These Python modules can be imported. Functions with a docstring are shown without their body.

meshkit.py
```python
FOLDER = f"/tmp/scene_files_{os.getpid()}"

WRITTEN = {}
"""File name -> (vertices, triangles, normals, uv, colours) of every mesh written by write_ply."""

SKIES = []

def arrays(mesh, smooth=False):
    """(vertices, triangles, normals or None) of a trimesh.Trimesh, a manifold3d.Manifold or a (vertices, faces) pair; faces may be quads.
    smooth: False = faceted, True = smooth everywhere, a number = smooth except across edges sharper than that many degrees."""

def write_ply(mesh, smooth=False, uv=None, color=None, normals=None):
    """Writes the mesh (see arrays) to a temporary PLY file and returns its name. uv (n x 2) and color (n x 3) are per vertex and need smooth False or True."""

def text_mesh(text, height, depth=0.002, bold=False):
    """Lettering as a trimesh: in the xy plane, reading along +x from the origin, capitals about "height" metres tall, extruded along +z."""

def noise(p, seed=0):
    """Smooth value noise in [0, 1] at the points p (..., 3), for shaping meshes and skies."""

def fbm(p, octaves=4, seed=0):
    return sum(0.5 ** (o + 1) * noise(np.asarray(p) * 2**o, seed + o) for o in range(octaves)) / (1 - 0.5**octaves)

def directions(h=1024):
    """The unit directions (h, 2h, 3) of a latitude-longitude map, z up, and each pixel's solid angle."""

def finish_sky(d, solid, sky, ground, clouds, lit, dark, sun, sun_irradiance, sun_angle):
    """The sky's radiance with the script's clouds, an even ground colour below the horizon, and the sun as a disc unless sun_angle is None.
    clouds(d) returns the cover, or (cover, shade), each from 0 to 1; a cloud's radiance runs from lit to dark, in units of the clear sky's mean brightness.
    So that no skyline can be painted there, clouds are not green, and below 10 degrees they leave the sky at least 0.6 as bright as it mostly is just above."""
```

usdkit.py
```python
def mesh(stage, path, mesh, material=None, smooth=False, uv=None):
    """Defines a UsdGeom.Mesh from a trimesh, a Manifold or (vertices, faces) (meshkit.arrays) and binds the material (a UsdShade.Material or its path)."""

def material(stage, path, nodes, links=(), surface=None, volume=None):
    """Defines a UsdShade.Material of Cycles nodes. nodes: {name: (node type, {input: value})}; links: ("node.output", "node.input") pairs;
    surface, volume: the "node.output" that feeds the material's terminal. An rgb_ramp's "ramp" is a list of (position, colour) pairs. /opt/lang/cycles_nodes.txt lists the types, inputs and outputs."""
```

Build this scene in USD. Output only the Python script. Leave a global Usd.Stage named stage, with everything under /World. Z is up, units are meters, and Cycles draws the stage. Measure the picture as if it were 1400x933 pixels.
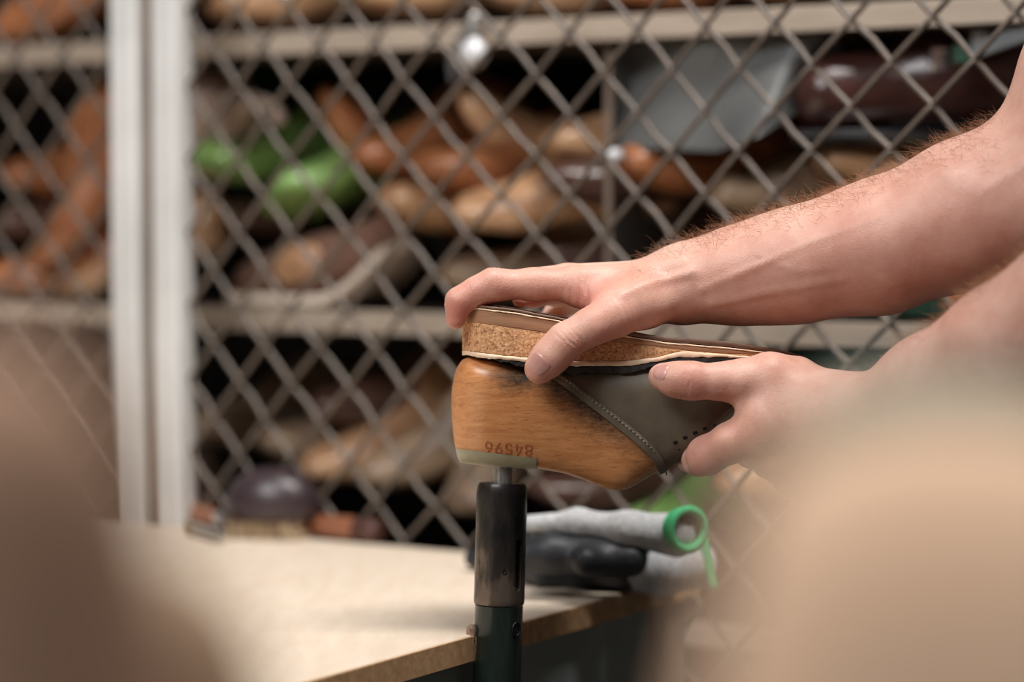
import math, random, zlib
import numpy as np, trimesh, manifold3d as m3, shapely
from shapely.geometry import Polygon, LineString
import meshkit, usdkit
from pxr import Usd, UsdGeom, UsdLux, UsdShade, Gf, Sdf, Vt

random.seed(4); RNG = np.random.default_rng(4)
stage = Usd.Stage.CreateInMemory()
UsdGeom.SetStageUpAxis(stage, 'Z'); UsdGeom.SetStageMetersPerUnit(stage, 1.0)
UsdGeom.Xform.Define(stage, '/World')

# ------------------------------------------------------------------ camera
F = 3305.0                                   # focal length in pixels (85 mm on 36 mm)
BENCH = 0.86
EYE = np.array([0.0, 0.0, BENCH + 0.2608])
PITCH = math.atan(164.5 / F)
FWD = np.array([0, math.cos(PITCH), -math.sin(PITCH)])
UP = np.array([0, math.sin(PITCH), math.cos(PITCH)])
RIGHT = np.array([1.0, 0, 0])
FOCUS = 1.497
cam = UsdGeom.Camera.Define(stage, '/World/camera')
cam.CreateHorizontalApertureAttr(36.0); cam.CreateVerticalApertureAttr(36.0 * 933 / 1400)
cam.CreateFocalLengthAttr(F * 36 / 1400)
cam.CreateFStopAttr(2.4); cam.CreateFocusDistanceAttr(FOCUS)
cam.CreateClippingRangeAttr((0.03, 100.0))
cam.CreateExposureAttr(0.5)
_m = np.eye(4); _m[:3, 0] = RIGHT; _m[:3, 1] = UP; _m[:3, 2] = -FWD; _m[:3, 3] = EYE
cam.AddTransformOp().Set(Gf.Matrix4d(*_m.T.ravel().tolist()))

# ------------------------------------------------------------------ light
dome = UsdLux.DomeLight.Define(stage, '/World/ambient_light')
dome.CreateIntensityAttr(0.10); dome.CreateColorAttr(Gf.Vec3f(0.80, 0.9, 1.0))

def rect_light(path, pos, target, w, h, power, color):
    l = UsdLux.RectLight.Define(stage, path)
    l.CreateWidthAttr(w); l.CreateHeightAttr(h); l.CreateIntensityAttr(power); l.CreateColorAttr(Gf.Vec3f(*color))
    pos, target = np.array(pos, float), np.array(target, float)
    z = pos - target; z /= np.linalg.norm(z)
    x = np.cross([0, 0, 1.0], z)
    x = x / np.linalg.norm(x) if np.linalg.norm(x) > 1e-6 else np.array([1.0, 0, 0])
    y = np.cross(z, x)
    m = np.eye(4); m[:3, 0] = x; m[:3, 1] = y; m[:3, 2] = z; m[:3, 3] = pos
    l.AddTransformOp().Set(Gf.Matrix4d(*m.T.ravel().tolist()))
    return l

WINDOW_POS, WINDOW_AIM = np.array([-1.15, 0.05, 2.75]), np.array([0.0, 1.7, 1.0])  # soft front fill added inside the room; no window is built
rect_light('/World/window_light', WINDOW_POS, WINDOW_AIM, 1.2, 0.9, 9.5, (0.98, 0.98, 1.0))
rect_light('/World/ceiling_lamp_light', (0.55, 1.12, 3.02), (0.55, 1.121, 0.0), 1.3, 0.4, 27.0, (1.0, 0.97, 0.94))

# ------------------------------------------------------------------ helpers
def P(px, py, Z):
    """The point on the line of sight of a place in the photograph, Z metres in front of the lens."""
    return EYE + Z * (FWD + (px - 700) / F * RIGHT - (py - 466.5) / F * UP)

def on_plane(px, py, z):
    d = P(px, py, 1.0) - EYE
    return EYE + d * ((z - EYE[2]) / d[2])

def lin(c):
    c = np.asarray(c, float) / 255
    return tuple(np.where(c <= 0.04045, c / 12.92, ((c + 0.055) / 1.055) ** 2.4))

MATS = {}
def mat(name, col, col2=None, rough=0.5, scale=30, stretch=(1, 1, 1), rot=(0, 0, 0), detail=4, bump=0.0, bscale=None, bdist=0.001, metallic=0.0,
        spec=0.5, sss=0.0, coat=0.0, sheen=0.0, vary=0.0, lo=0.35, hi=0.65, trans=0.0, world=False, dist=0.0):
    """Two colours mixed by noise, bump from noise; col in sRGB 0-255."""
    col2 = col2 or tuple(c * 0.8 for c in col)
    n = {'tc': ('geometry', {}) if world else ('texture_coordinate', {}),
         'map': ('mapping', {'scale': stretch, 'rotation': rot}),
         'n1': ('noise_texture', {'scale': float(scale), 'detail': float(detail), 'roughness': 0.6, 'distortion': float(dist)}),
         'r1': ('rgb_ramp', {'ramp': [(0, lin(col2)), (lo, lin(col2)), (hi, lin(col)), (1, lin(col))]}),
         'p': ('principled_bsdf', {'roughness': float(rough), 'metallic': float(metallic), 'specular_ior_level': float(spec)})}
    l = [('tc.position' if world else 'tc.object', 'map.vector'), ('map.vector', 'n1.vector'), ('n1.fac', 'r1.fac')]
    out = 'r1.color'
    if vary:
        n['oi'] = ('object_info', {})
        n['vr'] = ('map_range', {'from_min': 0.0, 'from_max': 1.0, 'to_min': 1 - vary, 'to_max': 1 + vary})
        n['hs'] = ('hsv', {})
        l += [('oi.random', 'vr.value'), ('vr.result', 'hs.value'), (out, 'hs.color')]
        out = 'hs.color'
    l.append((out, 'p.base_color'))
    if bump:
        n['n2'] = ('noise_texture', {'scale': float(bscale or scale * 3), 'detail': 4.0, 'roughness': 0.6})
        n['b'] = ('bump', {'strength': float(bump), 'distance': float(bdist)})
        l += [('map.vector', 'n2.vector'), ('n2.fac', 'b.height'), ('b.normal', 'p.normal')]
    if sss:
        n['p'][1].update(subsurface_weight=float(sss), subsurface_radius=(1.0, 0.35, 0.2), subsurface_scale=0.006)
    if coat:
        n['p'][1].update(coat_weight=float(coat), coat_roughness=0.15)
    if sheen:
        n['p'][1].update(sheen_weight=float(sheen))
    if trans:
        n['p'][1].update(transmission_weight=float(trans))
    MATS[name] = usdkit.material(stage, '/World/Looks/' + name, n, l, surface='p.BSDF')
    return MATS[name]

USED = {}
def numbered(parent, name):
    k = USED.get((parent, name), 0); USED[(parent, name)] = k + 1
    return name if k == 0 else f'{name}_{k:03d}'

def tag(prim, label=None, category=None, group=None, kind=None):
    for k, v in (('label', label), ('category', category), ('group', group), ('kind', kind)):
        if v: prim.SetCustomDataByKey(k, v)
    return prim

def thing(name, label=None, category=None, loc=(0, 0, 0), matrix=None, group=None, kind=None):
    x = UsdGeom.Xform.Define(stage, '/World/' + numbered('/World', name))
    if matrix is not None:
        x.AddTransformOp().Set(Gf.Matrix4d(*np.asarray(matrix, float).T.ravel().tolist()))
    else:
        x.AddTranslateOp().Set(Gf.Vec3d(*map(float, loc)))
    return tag(x.GetPrim(), label, category, group, kind)

def obj(name, mesh, material, parent=None, smooth=40, label=None, kind=None, category=None, group=None):
    pp = str(parent.GetPath()) if parent is not None else '/World'
    m = usdkit.mesh(stage, pp + '/' + numbered(pp, name), mesh, MATS[material], smooth=smooth)
    return tag(m.GetPrim(), label, category, group, kind)

def frame_matrix(o, x, y, z):
    m = np.eye(4); m[:3, 0] = x; m[:3, 1] = y; m[:3, 2] = z; m[:3, 3] = o
    return m

def box(lo, hi, bevel=0.0):
    lo, hi = np.array(lo, float), np.array(hi, float)
    if bevel <= 0:
        return trimesh.creation.box(bounds=[lo, hi])
    b = bevel
    pts = []
    for sx in (0, 1):
        for sy in (0, 1):
            for sz in (0, 1):
                c = np.where([sx, sy, sz], hi, lo); s = np.where([sx, sy, sz], -1, 1)
                for k in range(3):
                    q = c + s * b; q[k] = c[k]; pts.append(q)
    return trimesh.convex.convex_hull(np.array(pts))

def cat(ms): return trimesh.util.concatenate(ms)

def tube(pts, r, sides=8, caps=True):
    pts = np.asarray(pts, float); n = len(pts); r = np.broadcast_to(r, n)
    t = np.gradient(pts, axis=0); t /= np.linalg.norm(t, axis=1, keepdims=True)
    u = np.cross(t[0], [0.0, 0.3, 1.0]); 
    if np.linalg.norm(u) < 1e-3: u = np.cross(t[0], [1.0, 0, 0])
    u /= np.linalg.norm(u); rings = []
    a = np.linspace(0, 2 * np.pi, sides, endpoint=False)
    for i in range(n):
        u = u - t[i] * (u @ t[i]); u /= np.linalg.norm(u); w = np.cross(t[i], u)
        rings.append(pts[i] + r[i] * (np.cos(a)[:, None] * u + np.sin(a)[:, None] * w))
    return loft(rings, caps)

def loft(rings, caps=True):
    R = np.asarray(rings, float); n, k = R.shape[:2]
    v = R.reshape(-1, 3); f = []
    j = np.arange(k); j2 = (j + 1) % k
    for i in range(n - 1):
        a, b = i * k, (i + 1) * k
        f.append(np.stack([a + j, a + j2, b + j2], 1)); f.append(np.stack([a + j, b + j2, b + j], 1))
    if caps:
        v = np.vstack([v, R[0].mean(0), R[-1].mean(0)])
        f.append(np.stack([np.full(k, n * k), j2, j], 1)); f.append(np.stack([np.full(k, n * k + 1), (n - 1) * k + j, (n - 1) * k + j2], 1))
    m = trimesh.Trimesh(v, np.vstack(f), process=False)
    if m.volume < 0: m.invert()
    return m

def lathe(profile, seg=40):
    """profile: (r, z) pairs from bottom to top, closed on the axis."""
    a = np.linspace(0, 2 * np.pi, seg, endpoint=False)
    rings = [np.stack([max(r, 1e-5) * np.cos(a), max(r, 1e-5) * np.sin(a), np.full(seg, z)], 1) for r, z in profile]
    return loft(rings)

def mani(m):
    m = m.copy(); m.merge_vertices()
    return m3.Manifold(m3.Mesh(np.asarray(m.vertices, np.float32), np.asarray(m.faces, np.uint32)))

def tri(m):
    k = m.to_mesh(); return trimesh.Trimesh(k.vert_properties[:, :3], k.tri_verts, process=False)

def move(m, matrix):
    m = m.copy(); m.apply_transform(matrix); return m

def along(a, b, up=(0, 0, 1)):
    """A frame at a whose z axis runs to b."""
    a, b = np.asarray(a, float), np.asarray(b, float)
    z = b - a; L = np.linalg.norm(z); z = z / L
    x = np.cross(up, z); x = np.cross([1.0, 0, 0], z) if np.linalg.norm(x) < 1e-4 else x
    x /= np.linalg.norm(x)
    return frame_matrix(a, x, np.cross(z, x), z), L

# ---- signed distance bodies --------------------------------------------------
def smin(a, b, k):
    h = np.clip(0.5 + 0.5 * (b - a) / k, 0, 1)
    return b + (a - b) * h - k * h * (1 - h)

def cap_d(p, a, b, ra, rb):
    ab = b - a; t = np.clip(((p - a) @ ab) / max(ab @ ab, 1e-12), 0, 1)
    return np.linalg.norm(p - a - t[:, None] * ab, axis=1) - (ra + (rb - ra) * t)

class Body:
    """groups: list of (k_inside, k_to_rest, [(a, b, ra, rb)]), joined smoothly in turn; creases: (centre, axis, reach, depth, width)."""
    def __init__(self): self.groups, self.creases, self.bumps, self.ridges = [], [], [], []
    def add(self, caps, k=0.008, kout=0.006): self.groups.append((k, kout, [(np.asarray(a, float), np.asarray(b, float), ra, rb) for a, b, ra, rb in caps]))
    def chain(self, joints, k=0.005, kout=0.006):
        self.add([(joints[i][0], joints[i + 1][0], joints[i][1], joints[i + 1][1]) for i in range(len(joints) - 1)], k, kout)
    def sdf(self, p, fine=True):
        d = None
        for k, kout, caps in self.groups:
            g = None
            for c in caps:
                e = cap_d(p, *c); g = e if g is None else smin(g, e, k)
            d = g if d is None else smin(d, g, kout)
        for c, r, amt in self.bumps:
            d = d - amt * np.exp(-(((p - c) ** 2).sum(1)) / (r * r))
        rd = None
        for a, b, r, amt in self.ridges:
            e = amt * np.exp(-(cap_d(p, a, b, 0, 0) / r) ** 2); rd = e if rd is None else np.maximum(rd, e)
        if rd is not None: d = d - rd
        if fine:
            for c, ax, reach, depth, w in self.creases:
                q = p - c; s = q @ ax; rr = np.linalg.norm(q - s[:, None] * ax, axis=1)
                s = s + 0.0012 * (meshkit.noise(p * 260 + 7) - 0.5)
                d = d + depth * np.exp(-(s / w) ** 2) * np.clip(1.6 - 1.6 * rr / reach, 0, 1)
        return d
    def mesh(self, h, lo=None, hi=None):
        pts = np.array([q for g in self.groups for c in g[2] for q in ((c[0] - c[2]), (c[0] + c[2]), (c[1] - c[3]), (c[1] + c[3]))])
        lo = pts.min(0) - 3 * h if lo is None else np.array(lo); hi = pts.max(0) + 3 * h if hi is None else np.array(hi)
        C = 6; n = np.ceil((hi - lo) / (h * C)).astype(int) + 1
        co = np.stack(np.meshgrid(*[np.arange(k) for k in n], indexing='ij'), -1).reshape(-1, 3)
        cen = lo + (co + 0.5) * h * C
        dc = self.sdf(cen, False)
        D = np.repeat(np.repeat(np.repeat(dc.reshape(n), C, 0), C, 1), C, 2).astype(np.float32)
        near = co[np.abs(dc) < h * C * 1.3]
        off = np.stack(np.meshgrid(*[np.arange(C)] * 3, indexing='ij'), -1).reshape(-1, 3)
        for s in range(0, len(near), 3000):
            ii = (near[s:s + 3000, None] * C + off).reshape(-1, 3)
            D[ii[:, 0], ii[:, 1], ii[:, 2]] = self.sdf(lo + ii * h)
        return surface_nets(D, lo, h)

def surface_nets(D, lo, h):
    ins = D < 0
    n = np.array(D.shape) - 1
    cnt = np.zeros(n, np.int8)
    for c in np.ndindex(2, 2, 2):
        cnt += ins[c[0]:c[0] + n[0], c[1]:c[1] + n[1], c[2]:c[2] + n[2]]
    cells = np.argwhere((cnt > 0) & (cnt < 8))
    idx = np.full(n, -1, np.int32); idx[tuple(cells.T)] = np.arange(len(cells))
    acc = np.zeros((len(cells), 3)); w = np.zeros(len(cells))
    corners = list(np.ndindex(2, 2, 2))
    val = [D[cells[:, 0] + c[0], cells[:, 1] + c[1], cells[:, 2] + c[2]].astype(float) for c in corners]
    for i, c in enumerate(corners):
        for ax in range(3):
            if c[ax]: continue
            e = list(c); e[ax] = 1; j = corners.index(tuple(e))
            a, b = val[i], val[j]; x = (a < 0) != (b < 0)
            t = np.where(x, a / np.where(x, a - b, 1), 0)
            p = np.tile(np.array(c, float), (len(cells), 1)); p[:, ax] = t
            acc[x] += p[x]; w[x] += 1
    v = lo + (cells + acc / w[:, None]) * h
    F_ = []
    for ax in range(3):
        b1, b2 = (ax + 1) % 3, (ax + 2) % 3
        sl = [slice(1, None)] * 3; sl[ax] = slice(0, -1)
        up = [slice(1, None)] * 3; up[ax] = slice(1, None)
        A, B = ins[tuple(sl)], ins[tuple(up)]
        e = np.argwhere(A != B); sgn = A[tuple(e.T)]
        e = e + 1; e[:, ax] -= 1
        keep = (e[:, b1] < n[b1]) & (e[:, b2] < n[b2]); e, sgn = e[keep], sgn[keep]
        def cell(d1, d2):
            q = e.copy(); q[:, b1] -= d1; q[:, b2] -= d2; return idx[q[:, 0], q[:, 1], q[:, 2]]
        q = np.stack([cell(1, 1), cell(0, 1), cell(0, 0), cell(1, 0)], 1)
        q = np.where(sgn[:, None], q, q[:, ::-1])
        q = q[(q >= 0).all(1)]
        F_.append(q)
    q = np.vstack(F_)
    return trimesh.Trimesh(v, np.vstack([q[:, [0, 1, 2]], q[:, [0, 2, 3]]]), process=False)

def on_surface(body, m, level=0.0, it=3):
    n = np.array(m.vertex_normals); v = np.array(m.vertices)
    for _ in range(it):
        v = v - np.clip(body.sdf(v) - level, -0.002, 0.002)[:, None] * n * 0.9
    return trimesh.Trimesh(v, m.faces, process=False)

# ------------------------------------------------------------------ materials
mat('blur_beige', (222, 186, 154), (208, 172, 142), 0.85, 14)
mat('blur_brown', (160, 124, 98), (140, 110, 90), 0.85, 14)
mat('blur_tan', (172, 144, 116), (156, 130, 104), 0.85, 14)
mat('blur_green', (76, 98, 88), (66, 86, 78), 0.8, 14)
mat('floor_paint', (92, 88, 84), (78, 75, 72), 0.6, 3)
mat('wall_paint', (112, 110, 106), (100, 98, 95), 0.8, 2)
mat('ceiling_paint', (150, 148, 144), None, 0.9, 2)
mat('dark_board', (40, 34, 32), (28, 25, 25), 0.7, 4)
mat('shelf_wood', (74, 58, 46), (58, 46, 38), 0.7, 10, (1, 6, 6))  # boards darkened to deepen the shade inside the shelves
mat('shelf_edge', (190, 174, 156), (168, 152, 136), 0.55, 10, (1, 6, 6))
mat('wire_metal', (112, 100, 89), (92, 82, 74), 0.4, 60, metallic=0.1)
mat('post_paint', (222, 222, 220), (208, 208, 206), 0.4, 12)
mat('wood_orange', (188, 122, 78), (146, 88, 56), 0.36, 18, (1, 5, 5), coat=0.6, vary=0.15, bump=0.1, bdist=0.0005)
mat('wood_brown', (94, 64, 52), (72, 48, 40), 0.35, 18, (1, 5, 5), coat=0.6, vary=0.15, bump=0.1, bdist=0.0005)
mat('wood_pale', (200, 156, 116), (148, 104, 74), 0.4, 14, (1, 3, 3), coat=0.55, vary=0.12, lo=0.3, hi=0.6)
mat('wood_grey', (172, 146, 118), (120, 94, 74), 0.45, 14, (1, 3, 3), coat=0.2, vary=0.12)
mat('green_plastic', (142, 180, 102), (126, 164, 90), 0.3, 14, coat=0.4)
mat('dark_green', (38, 78, 58), (30, 62, 48), 0.5, 10)
mat('black_leather', (34, 32, 33), (24, 23, 25), 0.28, 40, coat=0.5, bump=0.15)
mat('maroon_leather', (78, 44, 38), (58, 34, 30), 0.3, 40, coat=0.4)
mat('plate_metal', (190, 186, 178), (160, 156, 148), 0.3, 30, metallic=0.8)
mat('chrome', (225, 226, 230), (205, 206, 210), 0.15, 30, metallic=0.9)
mat('white_enamel', (246, 246, 248), (240, 240, 243), 0.25, 30, coat=0.5)  # white for highlights put in as small solids
mat('brass', (190, 160, 110), (170, 140, 96), 0.3, 30, metallic=0.9)
mat('grey_sheet', (116, 116, 113), (102, 103, 102), 0.42, 4)
mat('grey_strip', (150, 156, 156), None, 0.4, 10)
mat('bench_top', (230, 213, 192), (222, 203, 180), 0.5, 14, (6, 1, 1), world=True)
mat('bench_edge', (194, 154, 112), (168, 130, 94), 0.7, 200, detail=3, world=True)
mat('bench_panel', (146, 152, 148), (130, 137, 133), 0.55, 12, world=True)
mat('bench_leg', (136, 118, 104), (120, 104, 92), 0.6, 20, world=True)
mat('glove_black', (40, 42, 46), (30, 32, 36), 0.5, 60, bump=0.3, bscale=500)
mat('glove_knit', (206, 206, 206), (170, 172, 174), 0.85, 300, bump=0.6, bscale=900)
mat('glove_green', (64, 196, 128), (52, 172, 112), 0.7, 300, bump=0.4, bscale=900)
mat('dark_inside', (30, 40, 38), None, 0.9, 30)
mat('purple_cloth', (62, 46, 50), (48, 36, 40), 0.4, 20, coat=0.2)
mat('bristle', (186, 162, 128), (142, 122, 98), 0.8, 300, (1, 1, 0.1))
mat('handle_wood', (164, 108, 78), (132, 82, 58), 0.4, 25, (1, 1, 0.2), coat=0.3)
mat('handle_dark', (88, 56, 46), None, 0.45, 25)
mat('steel', (196, 192, 186), (150, 146, 142), 0.38, 120, (4, 4, 0.6), metallic=0.75, bump=0.1)
mat('pale_sole', (238, 224, 208), (226, 208, 190), 0.6, 30)
mat('pink_felt', (226, 202, 186), (180, 152, 136), 0.95, 60, bump=0.5, bscale=200, bdist=0.003)
mat('brown_suede', (122, 88, 72), (98, 70, 58), 0.9, 30, bump=0.2)
mat('cream', (238, 212, 184), (224, 192, 160), 0.75, 120, bump=0.4, bscale=500, bdist=0.0006)
mat('eva_foam', (164, 120, 88), (154, 111, 80), 0.75, 200, (0.3, 4, 0.3), bump=0.25, bscale=500, bdist=0.0004)
mat('outsole_rubber', (106, 74, 54), (92, 64, 48), 0.6, 60, bump=0.3, bscale=300, bdist=0.0005)
mat('felt_black', (40, 37, 36), (24, 22, 23), 0.6, 150, bump=0.7, bscale=400, bdist=0.001)
mat('leather_olive', (108, 96, 79), (93, 82, 67), 0.52, 45, bump=0.15, bscale=600, bdist=0.0003, sheen=0.05)
mat('leather_trim', (112, 101, 85), (98, 88, 74), 0.5, 60, bump=0.15, bscale=600, bdist=0.0003)
mat('stitch', (146, 134, 113), None, 0.7, 100)
mat('hole_black', (14, 13, 13), None, 0.9, 10)
mat('plate_resin', (176, 170, 142), (160, 153, 126), 0.5, 60, bump=0.1)
mat('ink', (160, 84, 52), (186, 112, 68), 0.6, 900)
mat('pipe_green', (30, 40, 34), (22, 30, 27), 0.28, 60, (3, 3, 0.7), coat=0.3, bump=0.15, bscale=150)
mat('rust', (150, 122, 100), (96, 76, 62), 0.7, 200, bump=0.5)
mat('nail', (206, 154, 142), (194, 140, 128), 0.3, 60, sss=0.1, coat=0.2)
mat('shirt_cloth', (60, 66, 72), (52, 58, 64), 0.9, 200)
mat('trouser_cloth', (48, 52, 64), (42, 46, 56), 0.9, 200)
mat('boot_leather', (60, 44, 36), None, 0.5, 40)
mat('hair_brown', (92, 60, 40), None, 0.5, 60, (1, 1, 0.1))
mat('eye_white', (235, 232, 226), None, 0.2, 5)
mat('eye_iris', (70, 90, 100), None, 0.2, 5)
mat('lip', (176, 104, 94), None, 0.5, 50)
mat('window_frame_paint', (214, 212, 206), None, 0.5, 10)

def special_materials():
    # cork: granules of several tones with dark crumbs between
    n = {'tc': ('texture_coordinate', {}), 'v': ('voronoi_texture', {'scale': 850.0, 'randomness': 1.0}), 'v2': ('voronoi_texture', {'scale': 620.0, 'feature': 'distance_to_edge'}),
         'sx': ('separate_color', {}), 'r': ('rgb_ramp', {'ramp': [(0, lin((122, 78, 48))), (0.12, lin((150, 100, 64))), (0.3, lin((192, 138, 96))), (0.7, lin((206, 154, 110))), (1, lin((226, 180, 136)))]}),
         'n': ('noise_texture', {'scale': 500.0, 'detail': 5.0}), 'm': ('mix', {'mix_type': 'mix', 'fac': 0.35}), 'r2': ('rgb_ramp', {'ramp': [(0.3, lin((110, 66, 42))), (0.55, lin((214, 164, 120)))]}),
         'b': ('bump', {'strength': 0.7, 'distance': 0.0007}), 'p': ('principled_bsdf', {'roughness': 0.8, 'specular_ior_level': 0.3})}
    l = [('tc.object', 'v.vector'), ('tc.object', 'v2.vector'), ('tc.object', 'n.vector'), ('v.color', 'sx.color'), ('sx.r', 'r.fac'), ('n.fac', 'r2.fac'), ('r.color', 'm.color1'), ('r2.color', 'm.color2'),
         ('m.color', 'p.base_color'), ('n.fac', 'b.height'), ('b.normal', 'p.normal')]
    MATS['cork'] = usdkit.material(stage, '/World/Looks/cork', n, l, surface='p.BSDF')
    # beech of the last: fine lengthwise grain, dark flecks, black polish rubbed along the edge of the upper (attribute 'stain')
    n = {'tc': ('texture_coordinate', {}), 'mp': ('mapping', {'scale': (1.0, 7.0, 3.0), 'rotation': (0, 0, 0.12)}), 'n1': ('noise_texture', {'scale': 45.0, 'detail': 5.0, 'distortion': 0.6}),
         'r1': ('rgb_ramp', {'ramp': [(0.25, lin((188, 120, 70))), (0.5, lin((208, 142, 88))), (0.75, lin((220, 156, 102)))]}),
         'mp2': ('mapping', {'scale': (1.0, 6.0, 4.0), 'rotation': (0, 0, 0.12)}), 'n2': ('noise_texture', {'scale': 260.0, 'detail': 2.0}), 'r2': ('rgb_ramp', {'ramp': [(0.60, (1, 1, 1)), (0.72, (0.62, 0.5, 0.4))]}),
         'mm': ('mix', {'mix_type': 'multiply', 'fac': 0.8}), 'at': ('attribute', {'attribute': 'stain'}), 'mp3': ('mapping', {'scale': (1.0, 2.6, 2.0), 'rotation': (0, 0, 0.35)}), 'n3': ('noise_texture', {'scale': 170.0, 'detail': 6.0, 'roughness': 0.8}),
         'ma': ('math', {'math_type': 'multiply_add', 'value2': 1.2, 'value3': -0.6}), 'mb': ('math', {'math_type': 'add'}), 'r3': ('rgb_ramp', {'ramp': [(0.3, (0, 0, 0)), (1.0, (1, 1, 1))]}),
         'ms': ('mix', {'mix_type': 'mix', 'color2': lin((52, 44, 38))}), 'p': ('principled_bsdf', {'roughness': 0.42, 'coat_weight': 0.35, 'coat_roughness': 0.2}), 'b': ('bump', {'strength': 0.08, 'distance': 0.0004})}
    l = [('tc.object', 'mp.vector'), ('mp.vector', 'n1.vector'), ('n1.fac', 'r1.fac'), ('tc.object', 'mp2.vector'), ('mp2.vector', 'n2.vector'), ('n2.fac', 'r2.fac'), ('r1.color', 'mm.color1'), ('r2.color', 'mm.color2'),
         ('tc.object', 'mp3.vector'), ('mp3.vector', 'n3.vector'), ('n3.fac', 'ma.value1'), ('ma.value', 'mb.value1'), ('at.fac', 'mb.value2'), ('mb.value', 'r3.fac'), ('r3.color', 'ms.fac'), ('mm.color', 'ms.color1'),
         ('ms.color', 'p.base_color'), ('n2.fac', 'b.height'), ('b.normal', 'p.normal')]
    MATS['beech'] = usdkit.material(stage, '/World/Looks/beech', n, l, surface='p.BSDF')
    # skin: blotchy tone, redder where the mesh says so (knuckles, finger tips), fine pores
    n = {'tc': ('geometry', {}), 'n1': ('noise_texture', {'scale': 38.0, 'detail': 5.0, 'roughness': 0.65}), 'r1': ('rgb_ramp', {'ramp': [(0.3, lin((198, 148, 128))), (0.7, lin((221, 180, 162)))]}),
         'at': ('attribute', {'attribute': 'redness'}), 'm': ('mix', {'mix_type': 'mix', 'color2': lin((196, 122, 106))}), 'n2': ('noise_texture', {'scale': 700.0, 'detail': 3.0, 'roughness': 0.6}), 'v': ('voronoi_texture', {'scale': 900.0}),
         'ad': ('math', {'math_type': 'add'}), 'b': ('bump', {'strength': 0.22, 'distance': 0.0005}),
         'p': ('principled_bsdf', {'roughness': 0.46, 'specular_ior_level': 0.4, 'subsurface_weight': 0.15, 'subsurface_radius': (1.0, 0.35, 0.2), 'subsurface_scale': 0.005})}
    l = [('tc.position', 'n1.vector'), ('tc.position', 'n2.vector'), ('tc.position', 'v.vector'), ('n1.fac', 'r1.fac'), ('r1.color', 'm.color1'), ('at.fac', 'm.fac'), ('m.color', 'p.base_color'), ('n2.fac', 'ad.value1'), ('v.distance', 'ad.value2'), ('ad.value', 'b.height'), ('b.normal', 'p.normal')]
    MATS['skin'] = usdkit.material(stage, '/World/Looks/skin', n, l, surface='p.BSDF')
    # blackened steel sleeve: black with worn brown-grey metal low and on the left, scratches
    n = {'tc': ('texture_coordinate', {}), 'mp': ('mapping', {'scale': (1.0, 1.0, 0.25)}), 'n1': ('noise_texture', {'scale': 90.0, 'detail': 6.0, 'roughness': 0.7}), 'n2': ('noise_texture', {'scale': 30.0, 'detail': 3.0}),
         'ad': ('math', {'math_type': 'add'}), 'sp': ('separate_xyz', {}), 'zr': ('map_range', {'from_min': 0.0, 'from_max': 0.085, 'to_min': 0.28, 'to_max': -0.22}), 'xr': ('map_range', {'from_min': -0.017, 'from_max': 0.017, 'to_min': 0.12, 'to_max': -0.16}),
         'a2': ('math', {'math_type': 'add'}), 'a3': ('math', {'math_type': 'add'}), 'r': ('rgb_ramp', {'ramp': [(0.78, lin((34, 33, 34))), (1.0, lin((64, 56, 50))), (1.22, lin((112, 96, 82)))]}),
         'dv': ('math', {'math_type': 'multiply', 'value2': 0.8}), 'b': ('bump', {'strength': 0.35, 'distance': 0.0007}), 'p': ('principled_bsdf', {'roughness': 0.34, 'metallic': 0.6})}
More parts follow.
